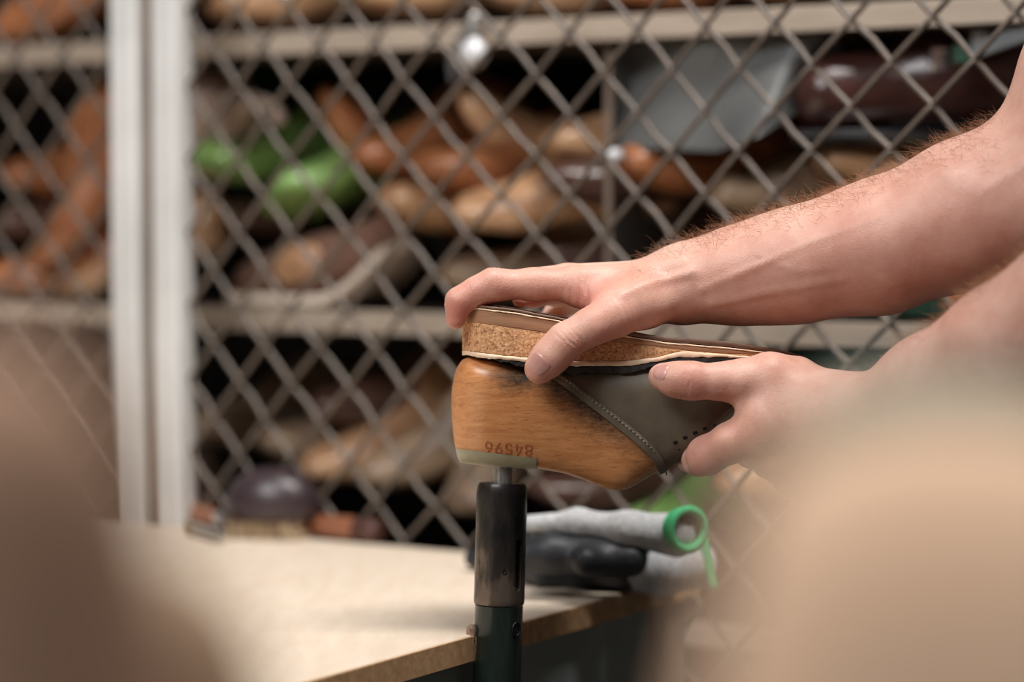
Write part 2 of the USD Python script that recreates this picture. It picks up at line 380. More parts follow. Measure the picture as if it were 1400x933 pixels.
    n['r'] = ('rgb_ramp', {'ramp': [(0.62, lin((38, 37, 38))), (0.86, lin((66, 60, 55))), (1.0, lin((116, 102, 90)))]})
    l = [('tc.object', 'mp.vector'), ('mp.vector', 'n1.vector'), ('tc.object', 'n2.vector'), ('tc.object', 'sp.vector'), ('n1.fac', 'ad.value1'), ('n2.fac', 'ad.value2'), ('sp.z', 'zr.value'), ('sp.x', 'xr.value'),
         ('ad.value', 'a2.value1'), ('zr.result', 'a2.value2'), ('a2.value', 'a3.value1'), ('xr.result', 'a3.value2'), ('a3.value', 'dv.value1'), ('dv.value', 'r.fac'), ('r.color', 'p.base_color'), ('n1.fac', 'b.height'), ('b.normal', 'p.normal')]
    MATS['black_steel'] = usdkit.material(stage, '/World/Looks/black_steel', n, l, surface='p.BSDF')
    n = {'e': ('emission', {'color': (1.0, 0.94, 0.86), 'strength': 6.0})}
    MATS['lamp_glow'] = usdkit.material(stage, '/World/Looks/lamp_glow', n, [], surface='e.emission')
    n = {'h': ('principled_bsdf', {'base_color': lin((158, 112, 80)), 'roughness': 0.5})}
    MATS['arm_hair'] = usdkit.material(stage, '/World/Looks/arm_hair', n, [], surface='h.BSDF')
    n = {'t': ('transparent_bsdf', {}), 'g': ('glossy_bsdf', {'roughness': 0.02}), 'f': ('fresnel', {'IOR': 1.45}), 'm': ('mix_closure', {})}
    MATS['pane_glass'] = usdkit.material(stage, '/World/Looks/pane_glass', n, [('f.fac', 'm.fac'), ('t.BSDF', 'm.closure1'), ('g.BSDF', 'm.closure2')], surface='m.closure')
special_materials()

def primvar(prim, name, values):
    UsdGeom.PrimvarsAPI(prim).CreatePrimvar(name, Sdf.ValueTypeNames.FloatArray, 'vertex').Set(Vt.FloatArray.FromNumpy(np.asarray(values, np.float32)))

# ------------------------------------------------------------------ the shelf wall's own axes
TH = math.radians(31.0)
EX = np.array([math.cos(TH), -math.sin(TH), 0.0])          # along the fence, to the right and nearer
EN = np.array([math.sin(TH), math.cos(TH), 0.0])           # through the fence, away
F0 = on_plane(968, 779, BENCH); F0[2] = 0
def L(s, d, z): return F0 + s * EX + d * EN + np.array([0, 0, z])
WM = frame_matrix(F0, EX, EN, (0, 0, 1))                    # local (s, d, z) -> world
def ray_d(px, py, d):
    """Where the line of sight meets the upright plane d metres behind the fence: world point and its s."""
    r = P(px, py, 1.0) - EYE
    t = ((F0 - EYE) @ EN + d) / (r @ EN)
    w = EYE + r * t
    return w, (w - F0) @ EX

# the setting ----------------------------------------------------------------
def struct(name, m, material, parent=None): return obj(name, m, material, parent, smooth=False, kind='structure' if parent is None else None)
S0, S1, D0, D1, H = -2.6, 2.6, -3.2, 0.62, 3.1
def wbox(lo, hi): return move(box(lo, hi), WM)
struct('floor', wbox((S0, D0, -0.05), (S1, D1, 0)), 'floor_paint')
struct('ceiling', wbox((S0, D0, H), (S1, D1, H + 0.05)), 'ceiling_paint')
struct('wall_back', wbox((S0, D1, 0), (S1, D1 + 0.08, H)), 'wall_paint')
struct('wall_left', wbox((S0 - 0.08, D0, 0), (S0, D1, H)), 'wall_paint')
struct('wall_right', wbox((S1, D0, 0), (S1 + 0.08, D1, H)), 'wall_paint')
struct('wall_front', wbox((S0, D0 - 0.08, 0), (S1, D0, H)), 'wall_paint')
cl = thing('ceiling_lamp', 'long white ceiling lamp box above the workbench', 'lamp', (0.55, 1.12, 3.03))
obj('housing', box((-0.7, -0.28, 0.0), (0.7, 0.28, 0.07), 0.01), 'ceiling_paint', cl)

# ------------------------------------------------------------------ shelving behind the fence
DS = 0.10                                                    # shelf fronts, behind the fence
z_top = ray_d(700, 44, DS)[0][2]; z_mid = ray_d(700, 446, DS)[0][2]
TB = 0.019
SHZ = {'top': z_top, 'mid': z_mid, 'low': z_mid - (z_top - z_mid), 'upper': 2 * z_top - z_mid}
shelving = thing('shelving_unit', 'long wooden shelving with pale front edges behind the wire fence', 'shelf', matrix=WM)
for k, z in SHZ.items():
    obj('shelf_board', box((-1.5, DS + 0.004, z - TB / 2), (1.5, DS + 0.42, z + TB / 2 - 0.0006)), 'shelf_wood', shelving, smooth=False)
    obj('edge_strip', box((-1.5, DS, z - TB / 2 - 0.0006), (1.5, DS + 0.0038, z + TB / 2), 0.0008), 'shelf_edge', shelving, smooth=False, label='pale front edge strip')
for s in (-1.5, -0.5, 0.5, 1.5):
    pass
for s in (-1.5, 0.68, 1.5):
    obj('upright', box((s - 0.011, DS + 0.01, 0), (s + 0.011, DS + 0.42, 2.0)), 'dark_board', shelving, smooth=False)
obj('back_panel', box((-1.5, DS + 0.425, 0), (1.5, DS + 0.44, 2.0)), 'dark_board', shelving, smooth=False)

# ------------------------------------------------------------------ chain link fence
WR = 0.0022
Hh = 0.0310                                                  # half the height of a diamond
s_ref = ray_d(919, 96, 0)[1]; z_ref = ray_d(919, 96, 0)[0][2]
NODES = [(-16, 256, 113), (-14, 325, 110), (-12, 396, 106), (-10, 476, 105), (-8, 551, 102), (-6, 638, 99), (-4, 733, 98), (-2, 825, 97), (0, 919, 96), (2, 1011, 93), (4, 1110, 89), (6, 1219, 86), (8, 1333, 81)]
NODE_I = np.array([n[0] for n in NODES], float); NODE_S = np.array([ray_d(n[1], n[2], 0)[1] for n in NODES])
def node_s(i):                                               # half diamonds from the reference node; the mesh is stretched unevenly
    if i < -16: return NODE_S[0] + (i + 16) * 0.0275
    if i > 8: return NODE_S[-1] + (i - 8) * 0.0295
    return float(np.interp(i, NODE_I, NODE_S))
def wire(i, j0, j1):
    """One zigzag wire between the node columns i and i + 1, rows j0..j1."""
    pts = []
    for j in range(j0, j1):
        a = (i if (i + j) % 2 == 0 else i + 1); b = (i if (i + j + 1) % 2 == 0 else i + 1)
        pa = np.array([node_s(a), 0, z_ref - j * Hh]); pb = np.array([node_s(b), 0, z_ref - (j + 1) * Hh])
        dd = -WR * 0.55 if b < a else WR * 0.55                # one slant runs in front, the other behind
        wob = 0.0012 * math.sin(3.1 * i + 1.7 * j)
        node = pa.copy(); node[0] += WR * 0.3 * (-1 if a == i else 1)
        pts += [node + [0, 0, 0], pa + (pb - pa) * 0.09 + [0, dd, 0], pa + (pb - pa) * 0.5 + [wob, dd, wob], pa + (pb - pa) * 0.91 + [0, dd, 0]]
    return tube(pts, WR, 8)
s_postR = ray_d(226, 300, -0.015)[1]; s_postL = ray_d(171, 300, -0.015)[1]
row0 = -6; row1 = int((z_ref - 0.62) / Hh)
S_END = ray_d(1445, 200, 0)[1]
i_lo, i_hi = -60, 40
fence = thing('chain_link_fence', 'chain link fence of taupe diamond wire right of the white posts', 'fence', matrix=WM)
fence2 = thing('chain_link_gate', 'narrow chain link gate panel left of the white posts', 'gate', matrix=WM)
for i in range(i_lo, i_hi):
    a, b = node_s(i), node_s(i + 1)
    if b <= a: continue
    if a > s_postR + 0.004 and b < S_END: obj('wire', wire(i, row0, row1), 'wire_metal', fence, smooth=True)
    elif b < s_postL - 0.004 and a > s_postL - 0.32: obj('wire', wire(i, row0, row1), 'wire_metal', fence2, smooth=True)
ztop_f = z_ref + 6.2 * Hh
def sq_tube(s, z0, z1, w=0.027, d=-0.004, b=0.003):
    return box((s - w / 2, d - w / 2, z0), (s + w / 2, d + w / 2, z1), b)
wp = 0.0165
obj('post', sq_tube(s_postR, 0, ztop_f + 0.2, 0.027), 'post_paint', fence, label='white square steel post at the left end')
obj('post', sq_tube(S_END + 0.014, 0, ztop_f + 0.2, 0.03), 'post_paint', fence)
obj('top_rail', box((s_postR, -0.014, ztop_f + 0.0), (S_END, 0.012, ztop_f + 0.03), 0.003), 'post_paint', fence)
obj('bottom_rail', box((s_postR, -0.014, 0.55), (S_END, 0.012, 0.60), 0.003), 'post_paint', fence)
obj('post', sq_tube(s_postL, 0.05, ztop_f + 0.2, 0.029), 'post_paint', fence2, label='white square steel post at the right end')
obj('post', sq_tube(s_postL - 0.36, 0.05, ztop_f + 0.2, 0.029), 'post_paint', fence2)
obj('top_rail', box((s_postL - 0.36, -0.014, ztop_f), (s_postL, 0.012, ztop_f + 0.03), 0.003), 'post_paint', fence2)
obj('bottom_rail', box((s_postL - 0.36, -0.014, 0.55), (s_postL, 0.012, 0.60), 0.003), 'post_paint', fence2)
obj('hinge_strip', box((s_postL + 0.0146, -0.004, 0.3), (s_postR - 0.0136, 0.012, ztop_f + 0.1)), 'bench_leg', fence, smooth=False)  # filler strip added where the gap between the posts shows dark

# ------------------------------------------------------------------ shoe lasts on the shelves
def last_mesh(Ln=0.245, W=0.041, toe=0.6, heel=0.03, cone=0.088):
    """A shoe last lying sole down: toe at the origin, heel along +x, z up."""
    t = np.concatenate([[0.0, 0.008, 0.025, 0.05, 0.09], np.linspace(0.14, 0.88, 20), [0.92, 0.955, 0.98, 0.995, 1.0]])
    hw = np.interp(t, [0, 0.1, 0.28, 0.4, 0.58, 0.75, 0.9, 1.0], [W * toe, W * 0.82, W, W * 0.93, W * 0.68, W * 0.68, W * 0.68, W * 0.6])
    hw = hw * np.sqrt(np.clip(1 - np.clip((0.06 - t) / 0.06, 0, 1) ** 2, 0, 1)) * np.sqrt(np.clip(1 - np.clip((t - 0.9) / 0.1, 0, 1) ** 2, 0, 1)) + 0.0004
    zb = np.interp(t, [0, 0.12, 0.28, 0.5, 0.7, 1.0], [0.016, 0.005, 0.0, 0.012, heel * 0.8, heel])
    zt = np.interp(t, [0, 0.06, 0.2, 0.35, 0.5, 0.62, 0.7, 1.0], [0.03, 0.042, 0.052, 0.064, cone * 0.9 + heel * 0.5, cone + heel, cone + heel, cone + heel * 0.8])
    mid = (zb + zt) / 2
    e = np.sqrt(np.clip(1 - np.clip((0.05 - t) / 0.05, 0, 1) ** 2, 0, 1)) * np.sqrt(np.clip(1 - 0.6 * np.clip((t - 0.93) / 0.07, 0, 1) ** 2, 0, 1))
    zb, zt = mid + (zb - mid) * np.maximum(e, 0.03), mid + (zt - mid) * np.maximum(e, 0.03)
    a = np.linspace(0, 2 * np.pi, 28, endpoint=False); rings = []
    for i in range(len(t)):
        s, c = np.sin(a), np.cos(a)
        q = np.sign(s) * np.abs(s) ** np.where(s < 0, 0.55, 0.85)
        wide = 1 - np.clip(q, 0, 1) * 0.42 * np.clip((zt[i] - zb[i]) / cone, 0, 1)
        y = hw[i] * np.sign(c) * np.abs(c) ** 0.75 * wide + 0.006 * math.sin(t[i] * 3.0)
        rings.append(np.stack([np.full(28, t[i] * Ln), y, mid[i] + (zt[i] - zb[i]) / 2 * q], 1))
    return loft(rings)
SHAPES = {'broad': last_mesh(0.25, 0.058, 0.8, 0.022, 0.08), 'round': last_mesh(), 'wide': last_mesh(0.25, 0.047, 0.72, 0.022, 0.08), 'slim': last_mesh(0.255, 0.036, 0.5, 0.045, 0.082)}
PROTO = {}
def last(shape, look, toe, direction, roll=0.0, label=None, group=None, name='shoe_last', scale=1.0):
    """toe: world point; direction: from the toe to the heel; roll about that axis (0 = sole down)."""
    x = np.asarray(direction, float); x /= np.linalg.norm(x)
    y = np.cross([0, 0, 1.0], x); y = np.array([0, 1.0, 0]) if np.linalg.norm(y) < 1e-3 else y / np.linalg.norm(y)
    z = np.cross(x, y); c, s = math.cos(roll), math.sin(roll)
    y, z = c * y + s * z, -s * y + c * z
    zc = np.array([0, 0, 0.024])
    R = np.stack([x, y, z], 1) * scale
    M = np.eye(4); M[:3, :3] = R; M[:3, 3] = np.asarray(toe) - R @ zc
    t = thing(name, label, 'shoe last', matrix=M, group=group)
    key = (shape, look, name)
    if key not in PROTO:
        PROTO[key] = t.GetPath()
        obj('body', SHAPES[shape], look, t, smooth=50)
        b = SHAPES[shape].bounds
        ln, top = b[1][0], b[1][2]
        obj('cone_plate', move(lathe([(0.0, 0.0), (0.008, 0.0), (0.008, 0.003), (0.004, 0.003), (0.004, -0.012 + 0.014), (0.0, 0.002)], 14), frame_matrix((ln * 0.74, 0.003, top - 0.0035), (1, 0, 0), (0, 1, 0), (0, 0, 1))), 'brass', t, label='brass socket ring on the cone')
        obj('heel_plate', move(box((-0.03, -0.02, 0), (0.03, 0.02, 0.003), 0.001), frame_matrix((ln * 0.86, 0.003, 0.017 if shape in ('wide', 'broad') else 0.027), (1, 0, 0), (0, 1, 0), (0, 0, 1))), 'plate_metal', t)
    else:
        t.GetReferences().AddInternalReference(PROTO[key]); t.SetInstanceable(True)
        UsdGeom.Xformable(t).GetOrderedXformOps()[0].Set(Gf.Matrix4d(*M.T.ravel().tolist()))
        tag(t, label, 'shoe last', group)
    return t

def shelf_last(px, py, d, dirs, shape, look, label, group, roll=0.0, name='shoe_last', scale=1.0):
    """px, py: where the toe shows; d: how far behind the fence; dirs = (along the shelf to the right, away, up)."""
    toe = ray_d(px, py, d)[0]
    v = dirs[0] * 0.62 * EX + dirs[1] * EN + np.array([0, 0, dirs[2]])
    return last(shape, look, toe, v, roll, label, group, name, scale)

G1, G2, G3 = 'lasts on the top shelf', 'lasts heaped on the middle shelf', 'lasts heaped on the bottom shelf'
LASTS = [
 # top shelf
 (8, 18, 0.14, (0.5, 0.85, -0.02), 'wide', 'wood_brown', 'dark red brown last on the top shelf at the far left corner', G1, 0),
 (-15, 46, 0.115, (1, 0.12, 0.0), 'slim', 'wood_orange', 'orange tan last lying along the top shelf edge, left of the white posts', G1, 0),
 (280, 12, 0.13, (0.9, 0.55, 0.03), 'wide', 'wood_pale', 'large tan last on the top shelf just right of the white posts', G1, 0),
 (478, -6, 0.13, (0.75, 0.6, 0.0), 'wide', 'wood_pale', 'second tan last from the white posts on the top shelf', G1, 0),
 (664, -8, 0.14, (0.9, 0.5, 0.0), 'slim', 'wood_pale', 'tan last in the middle of the top shelf above the white highlight bead', G1, 0),
 (830, -10, 0.13, (0.9, 0.5, 0.0), 'round', 'wood_orange', 'orange last on the top shelf above the grey sheet corner', G1, 0),
 (1010, -16, 0.12, (0.95, 0.4, 0.0), 'wide', 'wood_pale', 'pale last on the top shelf above the middle of the grey sheet', G1, 0),
 (1170, -20, 0.12, (0.95, 0.4, 0.0), 'wide', 'wood_brown', 'brown last on the top shelf above the black boots', G1, 0),
 # middle shelf, left of the posts
 (2, 238, 0.14, (0.6, 0.8, 0.05), 'round', 'wood_orange', 'orange last with round toe high in the pile left of the posts', G2, 0.1),
 (-14, 305, 0.13, (0.6, 0.8, 0.05), 'round', 'wood_brown', 'orange brown last under the round toed one, left of the posts', G2, 0),
 (-28, 378, 0.115, (1.0, 0.3, 0.02), 'wide', 'wood_orange', 'orange last lowest in the pile left of the posts', G2, 0),
 (50, 372, 0.12, (0.62, 0.15, 0.78), 'slim', 'wood_orange', 'tall orange last standing on its toe against the white post', G2, 0.0),
 (60, 396, 0.15, (1.0, 0.2, 0.0), 'round', 'wood_pale', 'tan last lying behind the standing orange one at the white post', G2, 0.0),
 # middle shelf, centre
 (440, 118, 0.17, (0.55, 0.45, -0.75), 'slim', 'wood_orange', 'orange last leaning with its toe up, left of the centre pile', G2, 0),
 (480, 213, 0.12, (0.55, 0.85, 0.10), 'round', 'wood_orange', 'orange last with shiny toe left of the largest in the centre pile', G2, 0),
 (568, 226, 0.11, (0.75, 0.68, 0.02), 'wide', 'wood_orange', 'largest orange last with shiny toe in the centre pile', G2, 0),
 (518, 270, 0.11, (0.65, 0.76, -0.08), 'round', 'wood_pale', 'small pale orange toe below the largest last of the pile', G2, 0),
 (614, 288, 0.105, (0.95, 0.35, 0.10), 'wide', 'wood_pale', 'worn pale tan last lowest in the centre pile', G2, 0.15),
 (628, 125, 0.16, (0.75, 0.4, -0.55), 'slim', 'wood_pale', 'thin tan last leaning toe up under the white highlight bead', G2, 0.3),
 (535, 150, 0.26, (0.8, 0.5, 0.0), 'round', 'wood_brown', 'brown last in shade behind the centre pile', G2, 0),
 (742, 192, 0.12, (0.8, 0.6, 0.05), 'round', 'wood_pale', 'pale worn last on top of a brown one beside the grey divider', G2, 0),
 (738, 240, 0.11, (0.85, 0.5, 0.0), 'wide', 'wood_brown', 'brown last under the pale worn one beside the grey divider', G2, 0),
 (842, 216, 0.11, (0.75, 0.65, -0.05), 'round', 'wood_orange', 'tan last with bright toe just right of the grey divider', G2, 0),
 (305, 290, 0.16, (0.75, 0.6, 0.0), 'round', 'wood_brown', 'red brown last below the green lasts', G2, 0),
 (600, 372, 0.12, (0.9, 0.4, 0.0), 'round', 'wood_grey', 'greyish tan last on the middle shelf behind the index finger', G2, 0),
 (730, 345, 0.16, (0.9, 0.4, 0.0), 'round', 'wood_brown', 'dark brown last low behind the hand on the middle shelf', G2, 0),
 # middle shelf, right
 (966, 270, 0.11, (0.92, 0.42, 0.14), 'wide', 'wood_grey', 'large pale tan last pointing left under the grey sheet', G2, 0),
 (1112, 216, 0.12, (0.9, 0.5, 0.0), 'round', 'wood_pale', 'tan last pointing left above the forearm', G2, 0),
 (1112, 262, 0.14, (0.3, 0.9, 0.0), 'slim', 'wood_orange', 'small orange toe tucked between the two pale lasts at right', G2, 0),
 (1172, 258, 0.11, (0.9, 0.4, 0.08), 'round', 'wood_grey', 'pale grey tan last just above the arm hair', G2, 0),
 (1285, 405, 0.12, (0.9, 0.4, 0.05), 'wide', 'wood_orange', 'orange tan last between the two arms at right', G2, 0),
 (1000, 340, 0.18, (0.9, 0.4, 0.0), 'wide', 'wood_brown', 'dark brown last under the large pale one at right', G2, 0),
 # bottom shelf
 (418, 556, 0.13, (0.8, 0.6, 0.1), 'wide', 'wood_brown', 'red brown last high on the bottom shelf left of the wooden last', G3, 0),
 (252, 580, 0.12, (0.55, 0.8, 0.0), 'round', 'wood_grey', 'pale last beside the white post on the bottom shelf', G3, 0),
 (348, 600, 0.12, (0.7, 0.6, -0.05), 'round', 'wood_grey', 'grey tan last above the purple brush', G3, 0),
 (408, 644, 0.11, (0.8, 0.6, 0.2), 'round', 'wood_pale', 'tan last with pale toe right of the purple brush', G3, 0),
 (482, 655, 0.105, (0.9, 0.45, 0.25), 'slim', 'wood_grey', 'long pale last above the wooden handle', G3, 0),
 (628, 700, 0.11, (0.05, 0.85, 0.6), 'round', 'wood_grey', 'pale last leaning heel up left of the metal stand', G3, 0),
 (722, 668, 0.12, (0.85, 0.5, 0.0), 'wide', 'wood_brown', 'red brown last behind the stand under the wooden last', G3, 0),
 (600, 610, 0.2, (0.8, 0.5, 0.0), 'wide', 'wood_brown', 'brown last in shadow behind the wooden heel', G3, 0),
 (976, 660, 0.11, (0.9, 0.4, 0.1), 'round', 'wood_pale', 'pale tan last below the lower hand', G3, 0),
]
def fit(px, py, d, dirs, shape, scale, lo, hi):
    """Tips the last so that it lies between its own board and the board above."""
    toe = ray_d(px, py, d)[0]; dz = 0.0; lift = 0.0
    for _ in range(8):
        x = dirs[0] * 0.62 * EX + dirs[1] * EN + np.array([0, 0, dirs[2] + dz]); x /= np.linalg.norm(x)
        y = np.cross([0, 0, 1.0], x); y /= np.linalg.norm(y); R = np.stack([x, y, np.cross(x, y)], 1) * scale
        zz = toe[2] + (R @ (np.array(SHAPES[shape].vertices) - [0, 0, 0.024]).T)[2]
        if zz.max() > hi - 0.002 and zz.min() > lo + 0.004: dz -= 0.06
        elif zz.min() < lo and zz.max() < hi - 0.004 and abs(dirs[2]) < 0.3: dz += 0.05
        else: break
    if zz.min() < lo: lift = lo - zz.min()
    return dz, lift
for a in LASTS:
    k = 1.0 if a[7] == G1 else 0.8
    dz = 0.0 if a[7] == G1 or abs(a[3][2]) > 0.3 else -0.10
    key = 'top' if a[7] == G1 else 'mid' if a[7] == G2 else 'low'
    lo_ = SHZ[key] + TB / 2; hi_ = lo_ + (z_top - z_mid) - TB
    d3 = (a[3][0], a[3][1], a[3][2] + dz)
    more, lift = fit(a[0], a[1], a[2], d3, a[4], k, lo_, hi_)
    t = shelf_last(a[0], a[1], a[2], (d3[0], d3[1], d3[2] + more), a[4], a[5], a[6], a[7], a[8], scale=k)
    if lift:
        op = UsdGeom.Xformable(t).GetOrderedXformOps()[0]; mm = Gf.Matrix4d(op.Get()); tr = mm.ExtractTranslation(); mm.SetTranslateOnly(tr + Gf.Vec3d(0, 0, min(lift, 0.03))); op.Set(mm)
# green plastic lasts
shelf_last(262, 218, 0.11, (0.5, 0.86, -0.03), 'wide', 'green_plastic', 'bright green plastic last nearer the white posts', 'green plastic lasts', 0.05, 'green_last', 0.85)
shelf_last(364, 268, 0.11, (0.62, 0.78, 0.10), 'wide', 'green_plastic', 'bright green plastic last with a hump, right of the other green one', 'green plastic lasts', -0.45, 'green_last', 0.85)
shelf_last(866, 714, 0.10, (0.25, 0.95, -0.12), 'wide', 'green_plastic', 'green plastic last on the bottom shelf behind the gloves', 'green plastic lasts', 0, 'green_last', 0.62)

# brown suede shoe with a pale curled sole, lying on the middle shelf
def pale_shoe():
    o, _ = ray_d(300, 410, 0.115)
    t = thing('suede_clog', 'brown suede shoe with a pale sole curling up at the toe', 'shoe', matrix=frame_matrix(o, EX, EN, (0, 0, 1)))
    x = np.linspace(0, 0.185, 24); zc = 0.052 * np.clip((x - 0.11) / 0.075, 0, 1) ** 1.8
    rings = []
    for i in range(24):
        e = math.sqrt(max(1 - max((0.02 - x[i]) / 0.02, 0) ** 2, 0.02)) * math.sqrt(max(1 - max((x[i] - 0.165) / 0.02, 0) ** 2, 0.02))
        w = 0.038 * e
        rings.append([(x[i], -w, zc[i] - 0.006), (x[i], w, zc[i] - 0.006), (x[i], w + .001, zc[i]), (x[i], w, zc[i] + 0.006), (x[i], -w, zc[i] + 0.006), (x[i], -w - .001, zc[i])])
    obj('sole', loft(np.array(rings) + [0, 0.03, 0]), 'pale_sole', t)
    rings = []; a = np.linspace(0, np.pi, 13); a2 = np.concatenate([a, [np.pi, 0]])
    for i in range(24):
        u = x[i] / 0.185
        h = np.interp(u, [0, 0.15, 0.5, 0.7, 0.9, 1], [0.02, 0.036, 0.055, 0.058, 0.045, 0.01]); w = 0.034 * math.sqrt(max(1 - (2 * u - 1) ** 6, 0.02))
        r = np.stack([np.full(13, x[i]), 0.03 + w * np.cos(a), zc[i] + 0.006 + h * np.sin(a) ** 0.8], 1)
        rings.append(r)
    obj('upper', loft(rings), 'brown_suede', t)
    obj('insole_tongue', move(trimesh.creation.icosphere(2, 1.0), frame_matrix((0.085, 0.01, 0.03), (0.03, 0, 0), (0, 0.018, 0), (0.006, 0, 0.022))), 'wood_pale', t, label='tan leather patch')
pale_shoe()

# pale felt offcuts, dark green box, black boots, grey sheet, highlight bead, strip
o, s = ray_d(283, 190, 0.15)
felt = trimesh.creation.icosphere(4, 1.0); v = felt.vertices
felt.vertices = v * np.array([0.055, 0.04, 0.042]) * (0.75 + 0.6 * meshkit.fbm(v * 3 + 5, 4, 3))[:, None]
tag(obj('felt_bundle', move(felt, frame_matrix(ray_d(285, 165, 0.17)[0], EX, EN, (0, 0, 1))), 'pink_felt'), 'crumpled bundle of pale felt offcuts above the green lasts', 'felt')
ring_pts = [ray_d(352, 178, 0.13)[0] + 0.026 * math.cos(a) * EX + np.array([0, 0, 0.026 * math.sin(a)]) for a in np.linspace(0.2, 3.3, 20)]
tag(obj('felt_strap', tube(ring_pts, 0.006, 8), 'pink_felt'), 'curved tan strap arching between felt bundle and centre pile', 'strap')
gb = thing('green_box', 'dark green box under the top shelf beside the white posts', 'box', matrix=frame_matrix(ray_d(285, 122, 0.2)[0], EX, EN, (0, 0, 1)))
obj('body', box((-0.06, 0, -0.02), (0.05, 0.12, 0.03), 0.003), 'dark_green', gb); obj('lid', box((-0.062, -0.002, 0.03), (0.052, 0.122, 0.036), 0.002), 'dark_green', gb)
gb = thing('green_crate', 'dark green crate in shadow between the two arms', 'crate', matrix=frame_matrix(ray_d(1180, 425, 0.16)[0], EX, EN, (0, 0, 1)))
obj('body', box((-0.12, 0, -0.006), (0.1, 0.12, 0.05), 0.003), 'dark_green', gb); obj('rim', box((-0.122, -0.003, 0.05), (0.102, 0.123, 0.058), 0.002), 'dark_green', gb)
gb = thing('teal_crate', 'dark teal crate on the bottom shelf below the forearms', 'crate', matrix=frame_matrix(ray_d(1160, 545, 0.14)[0], EX, EN, (0, 0, 1)))
obj('body', box((-0.12, 0, -0.08), (0.12, 0.2, 0.03), 0.003), 'dark_green', gb); obj('rim', box((-0.122, -0.003, 0.03), (0.122, 0.203, 0.036), 0.002), 'dark_green', gb)

def grey_sheet():
    t = thing('grey_sheet', 'grey plastic sheet hanging under the top shelf, curled at its lower edge', 'sheet')
    top = [(838, 60), (900, 57), (980, 53), (1060, 49), (1130, 46), (1148, 62)]
    bot = [(836, 206), (900, 204), (980, 208), (1040, 186), (1095, 150), (1168, 122)]
    nu, nv = 28, 18; g = np.zeros((nu, nv, 3))
    for i in range(nu):
        u = i / (nu - 1) * 5; k = min(int(u), 4); f = u - k
        a = np.array(top[k]) * (1 - f) + np.array(top[k + 1]) * f; b = np.array(bot[k]) * (1 - f) + np.array(bot[k + 1]) * f
        for j in range(nv):
            w = j / (nv - 1); q = a * (1 - w) + b * w
            d = 0.125 + 0.015 * math.sin(u * 1.7 + 0.4) - 0.045 * w ** 2.2 * math.sin(min(u / 5 * math.pi, 3.1)) + 0.012 * math.sin(u * 2.9 + w * 3)
            g[i, j] = ray_d(q[0], q[1], d)[0]
    n = EN * 0.002
    rings = [np.vstack([g[i], (g[i] + n)[::-1]]) for i in range(nu)]
    obj('sheet', loft(rings), 'grey_sheet', t, smooth=60)
    a = ray_d(834, 66, 0.118)[0]; b = ray_d(834, 300, 0.118)[0]
    tt = thing('grey_divider', 'thin upright grey divider at the left edge of the grey sheet', 'divider')
    obj('board', move(box((-0.0025, 0, b[2] - 0.05), (0.0025, 0.22, a[2])), frame_matrix((a[0], a[1], 0), EX, EN, (0, 0, 1))), 'grey_sheet', tt, smooth=False)
    obj('front_lip', move(box((-0.003, -0.003, b[2] - 0.05), (0.003, 0.0, a[2])), frame_matrix((a[0], a[1], 0), EX, EN, (0, 0, 1))), 'bench_leg', tt, smooth=False)
grey_sheet()

def spot(px, py, d, r, label, name):  # white dot on a stem, painting a bright highlight
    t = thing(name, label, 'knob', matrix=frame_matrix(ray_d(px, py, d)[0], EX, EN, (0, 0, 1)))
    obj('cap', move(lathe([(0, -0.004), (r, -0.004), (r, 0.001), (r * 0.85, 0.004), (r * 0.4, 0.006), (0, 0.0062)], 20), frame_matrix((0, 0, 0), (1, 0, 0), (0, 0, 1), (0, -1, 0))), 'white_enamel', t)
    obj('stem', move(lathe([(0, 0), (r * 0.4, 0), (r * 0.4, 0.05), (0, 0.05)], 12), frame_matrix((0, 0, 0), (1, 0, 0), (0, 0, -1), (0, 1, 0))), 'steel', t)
# added white bead that paints a bright reflection under the top shelf
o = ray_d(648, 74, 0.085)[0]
t = thing('bulb_fitting', 'small white bead painting a highlight under the top shelf', 'bulb', matrix=frame_matrix(o, EX, EN, (0, 0, 1)))
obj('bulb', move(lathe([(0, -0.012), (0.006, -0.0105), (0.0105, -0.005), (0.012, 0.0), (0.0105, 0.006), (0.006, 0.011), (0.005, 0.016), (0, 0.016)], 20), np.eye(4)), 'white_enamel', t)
obj('socket', lathe([(0, 0.015), (0.007, 0.015), (0.007, 0.03), (0.004, 0.034), (0, 0.034)], 16), 'steel', t)  # made-up mount for the highlight bead
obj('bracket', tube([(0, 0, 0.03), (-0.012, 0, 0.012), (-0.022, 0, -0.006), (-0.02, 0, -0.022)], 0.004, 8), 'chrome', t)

def boot(px, py, d, look, label, yaw, group=None):
    o = ray_d(px, py, d)[0]
    v = math.cos(yaw) * EX + math.sin(yaw) * EN
    t = thing('leather_boot', label, 'boot', matrix=frame_matrix(o, v, np.cross([0, 0, 1.0], v), (0, 0, 1)))
    B = Body(); B.add([((0, 0, 0.02), (0.09, 0, 0.03), 0.03, 0.036), ((0.09, 0, 0.03), (0.16, 0, 0.035), 0.036, 0.034), ((0.15, 0, 0.03), (0.155, 0, 0.07), 0.036, 0.038), ((0.08, 0, 0.045), (0.15, 0, 0.065), 0.025, 0.035)], 0.02)
    obj('upper', B.mesh(0.005), look, t, smooth=True)
    obj('sole', box((-0.033, -0.04, -0.02), (0.19, 0.04, -0.008), 0.006), 'black_leather', t)
    for k in range(3):
        obj('buckle', move(box((-0.008, -0.003, -0.01), (0.008, 0.004, 0.01), 0.002), frame_matrix((0.08 + 0.03 * k, -0.037, 0.045 + 0.014 * k), (1, 0, 0), (0, 1, 0), (0, 0, 1))), 'chrome', t)
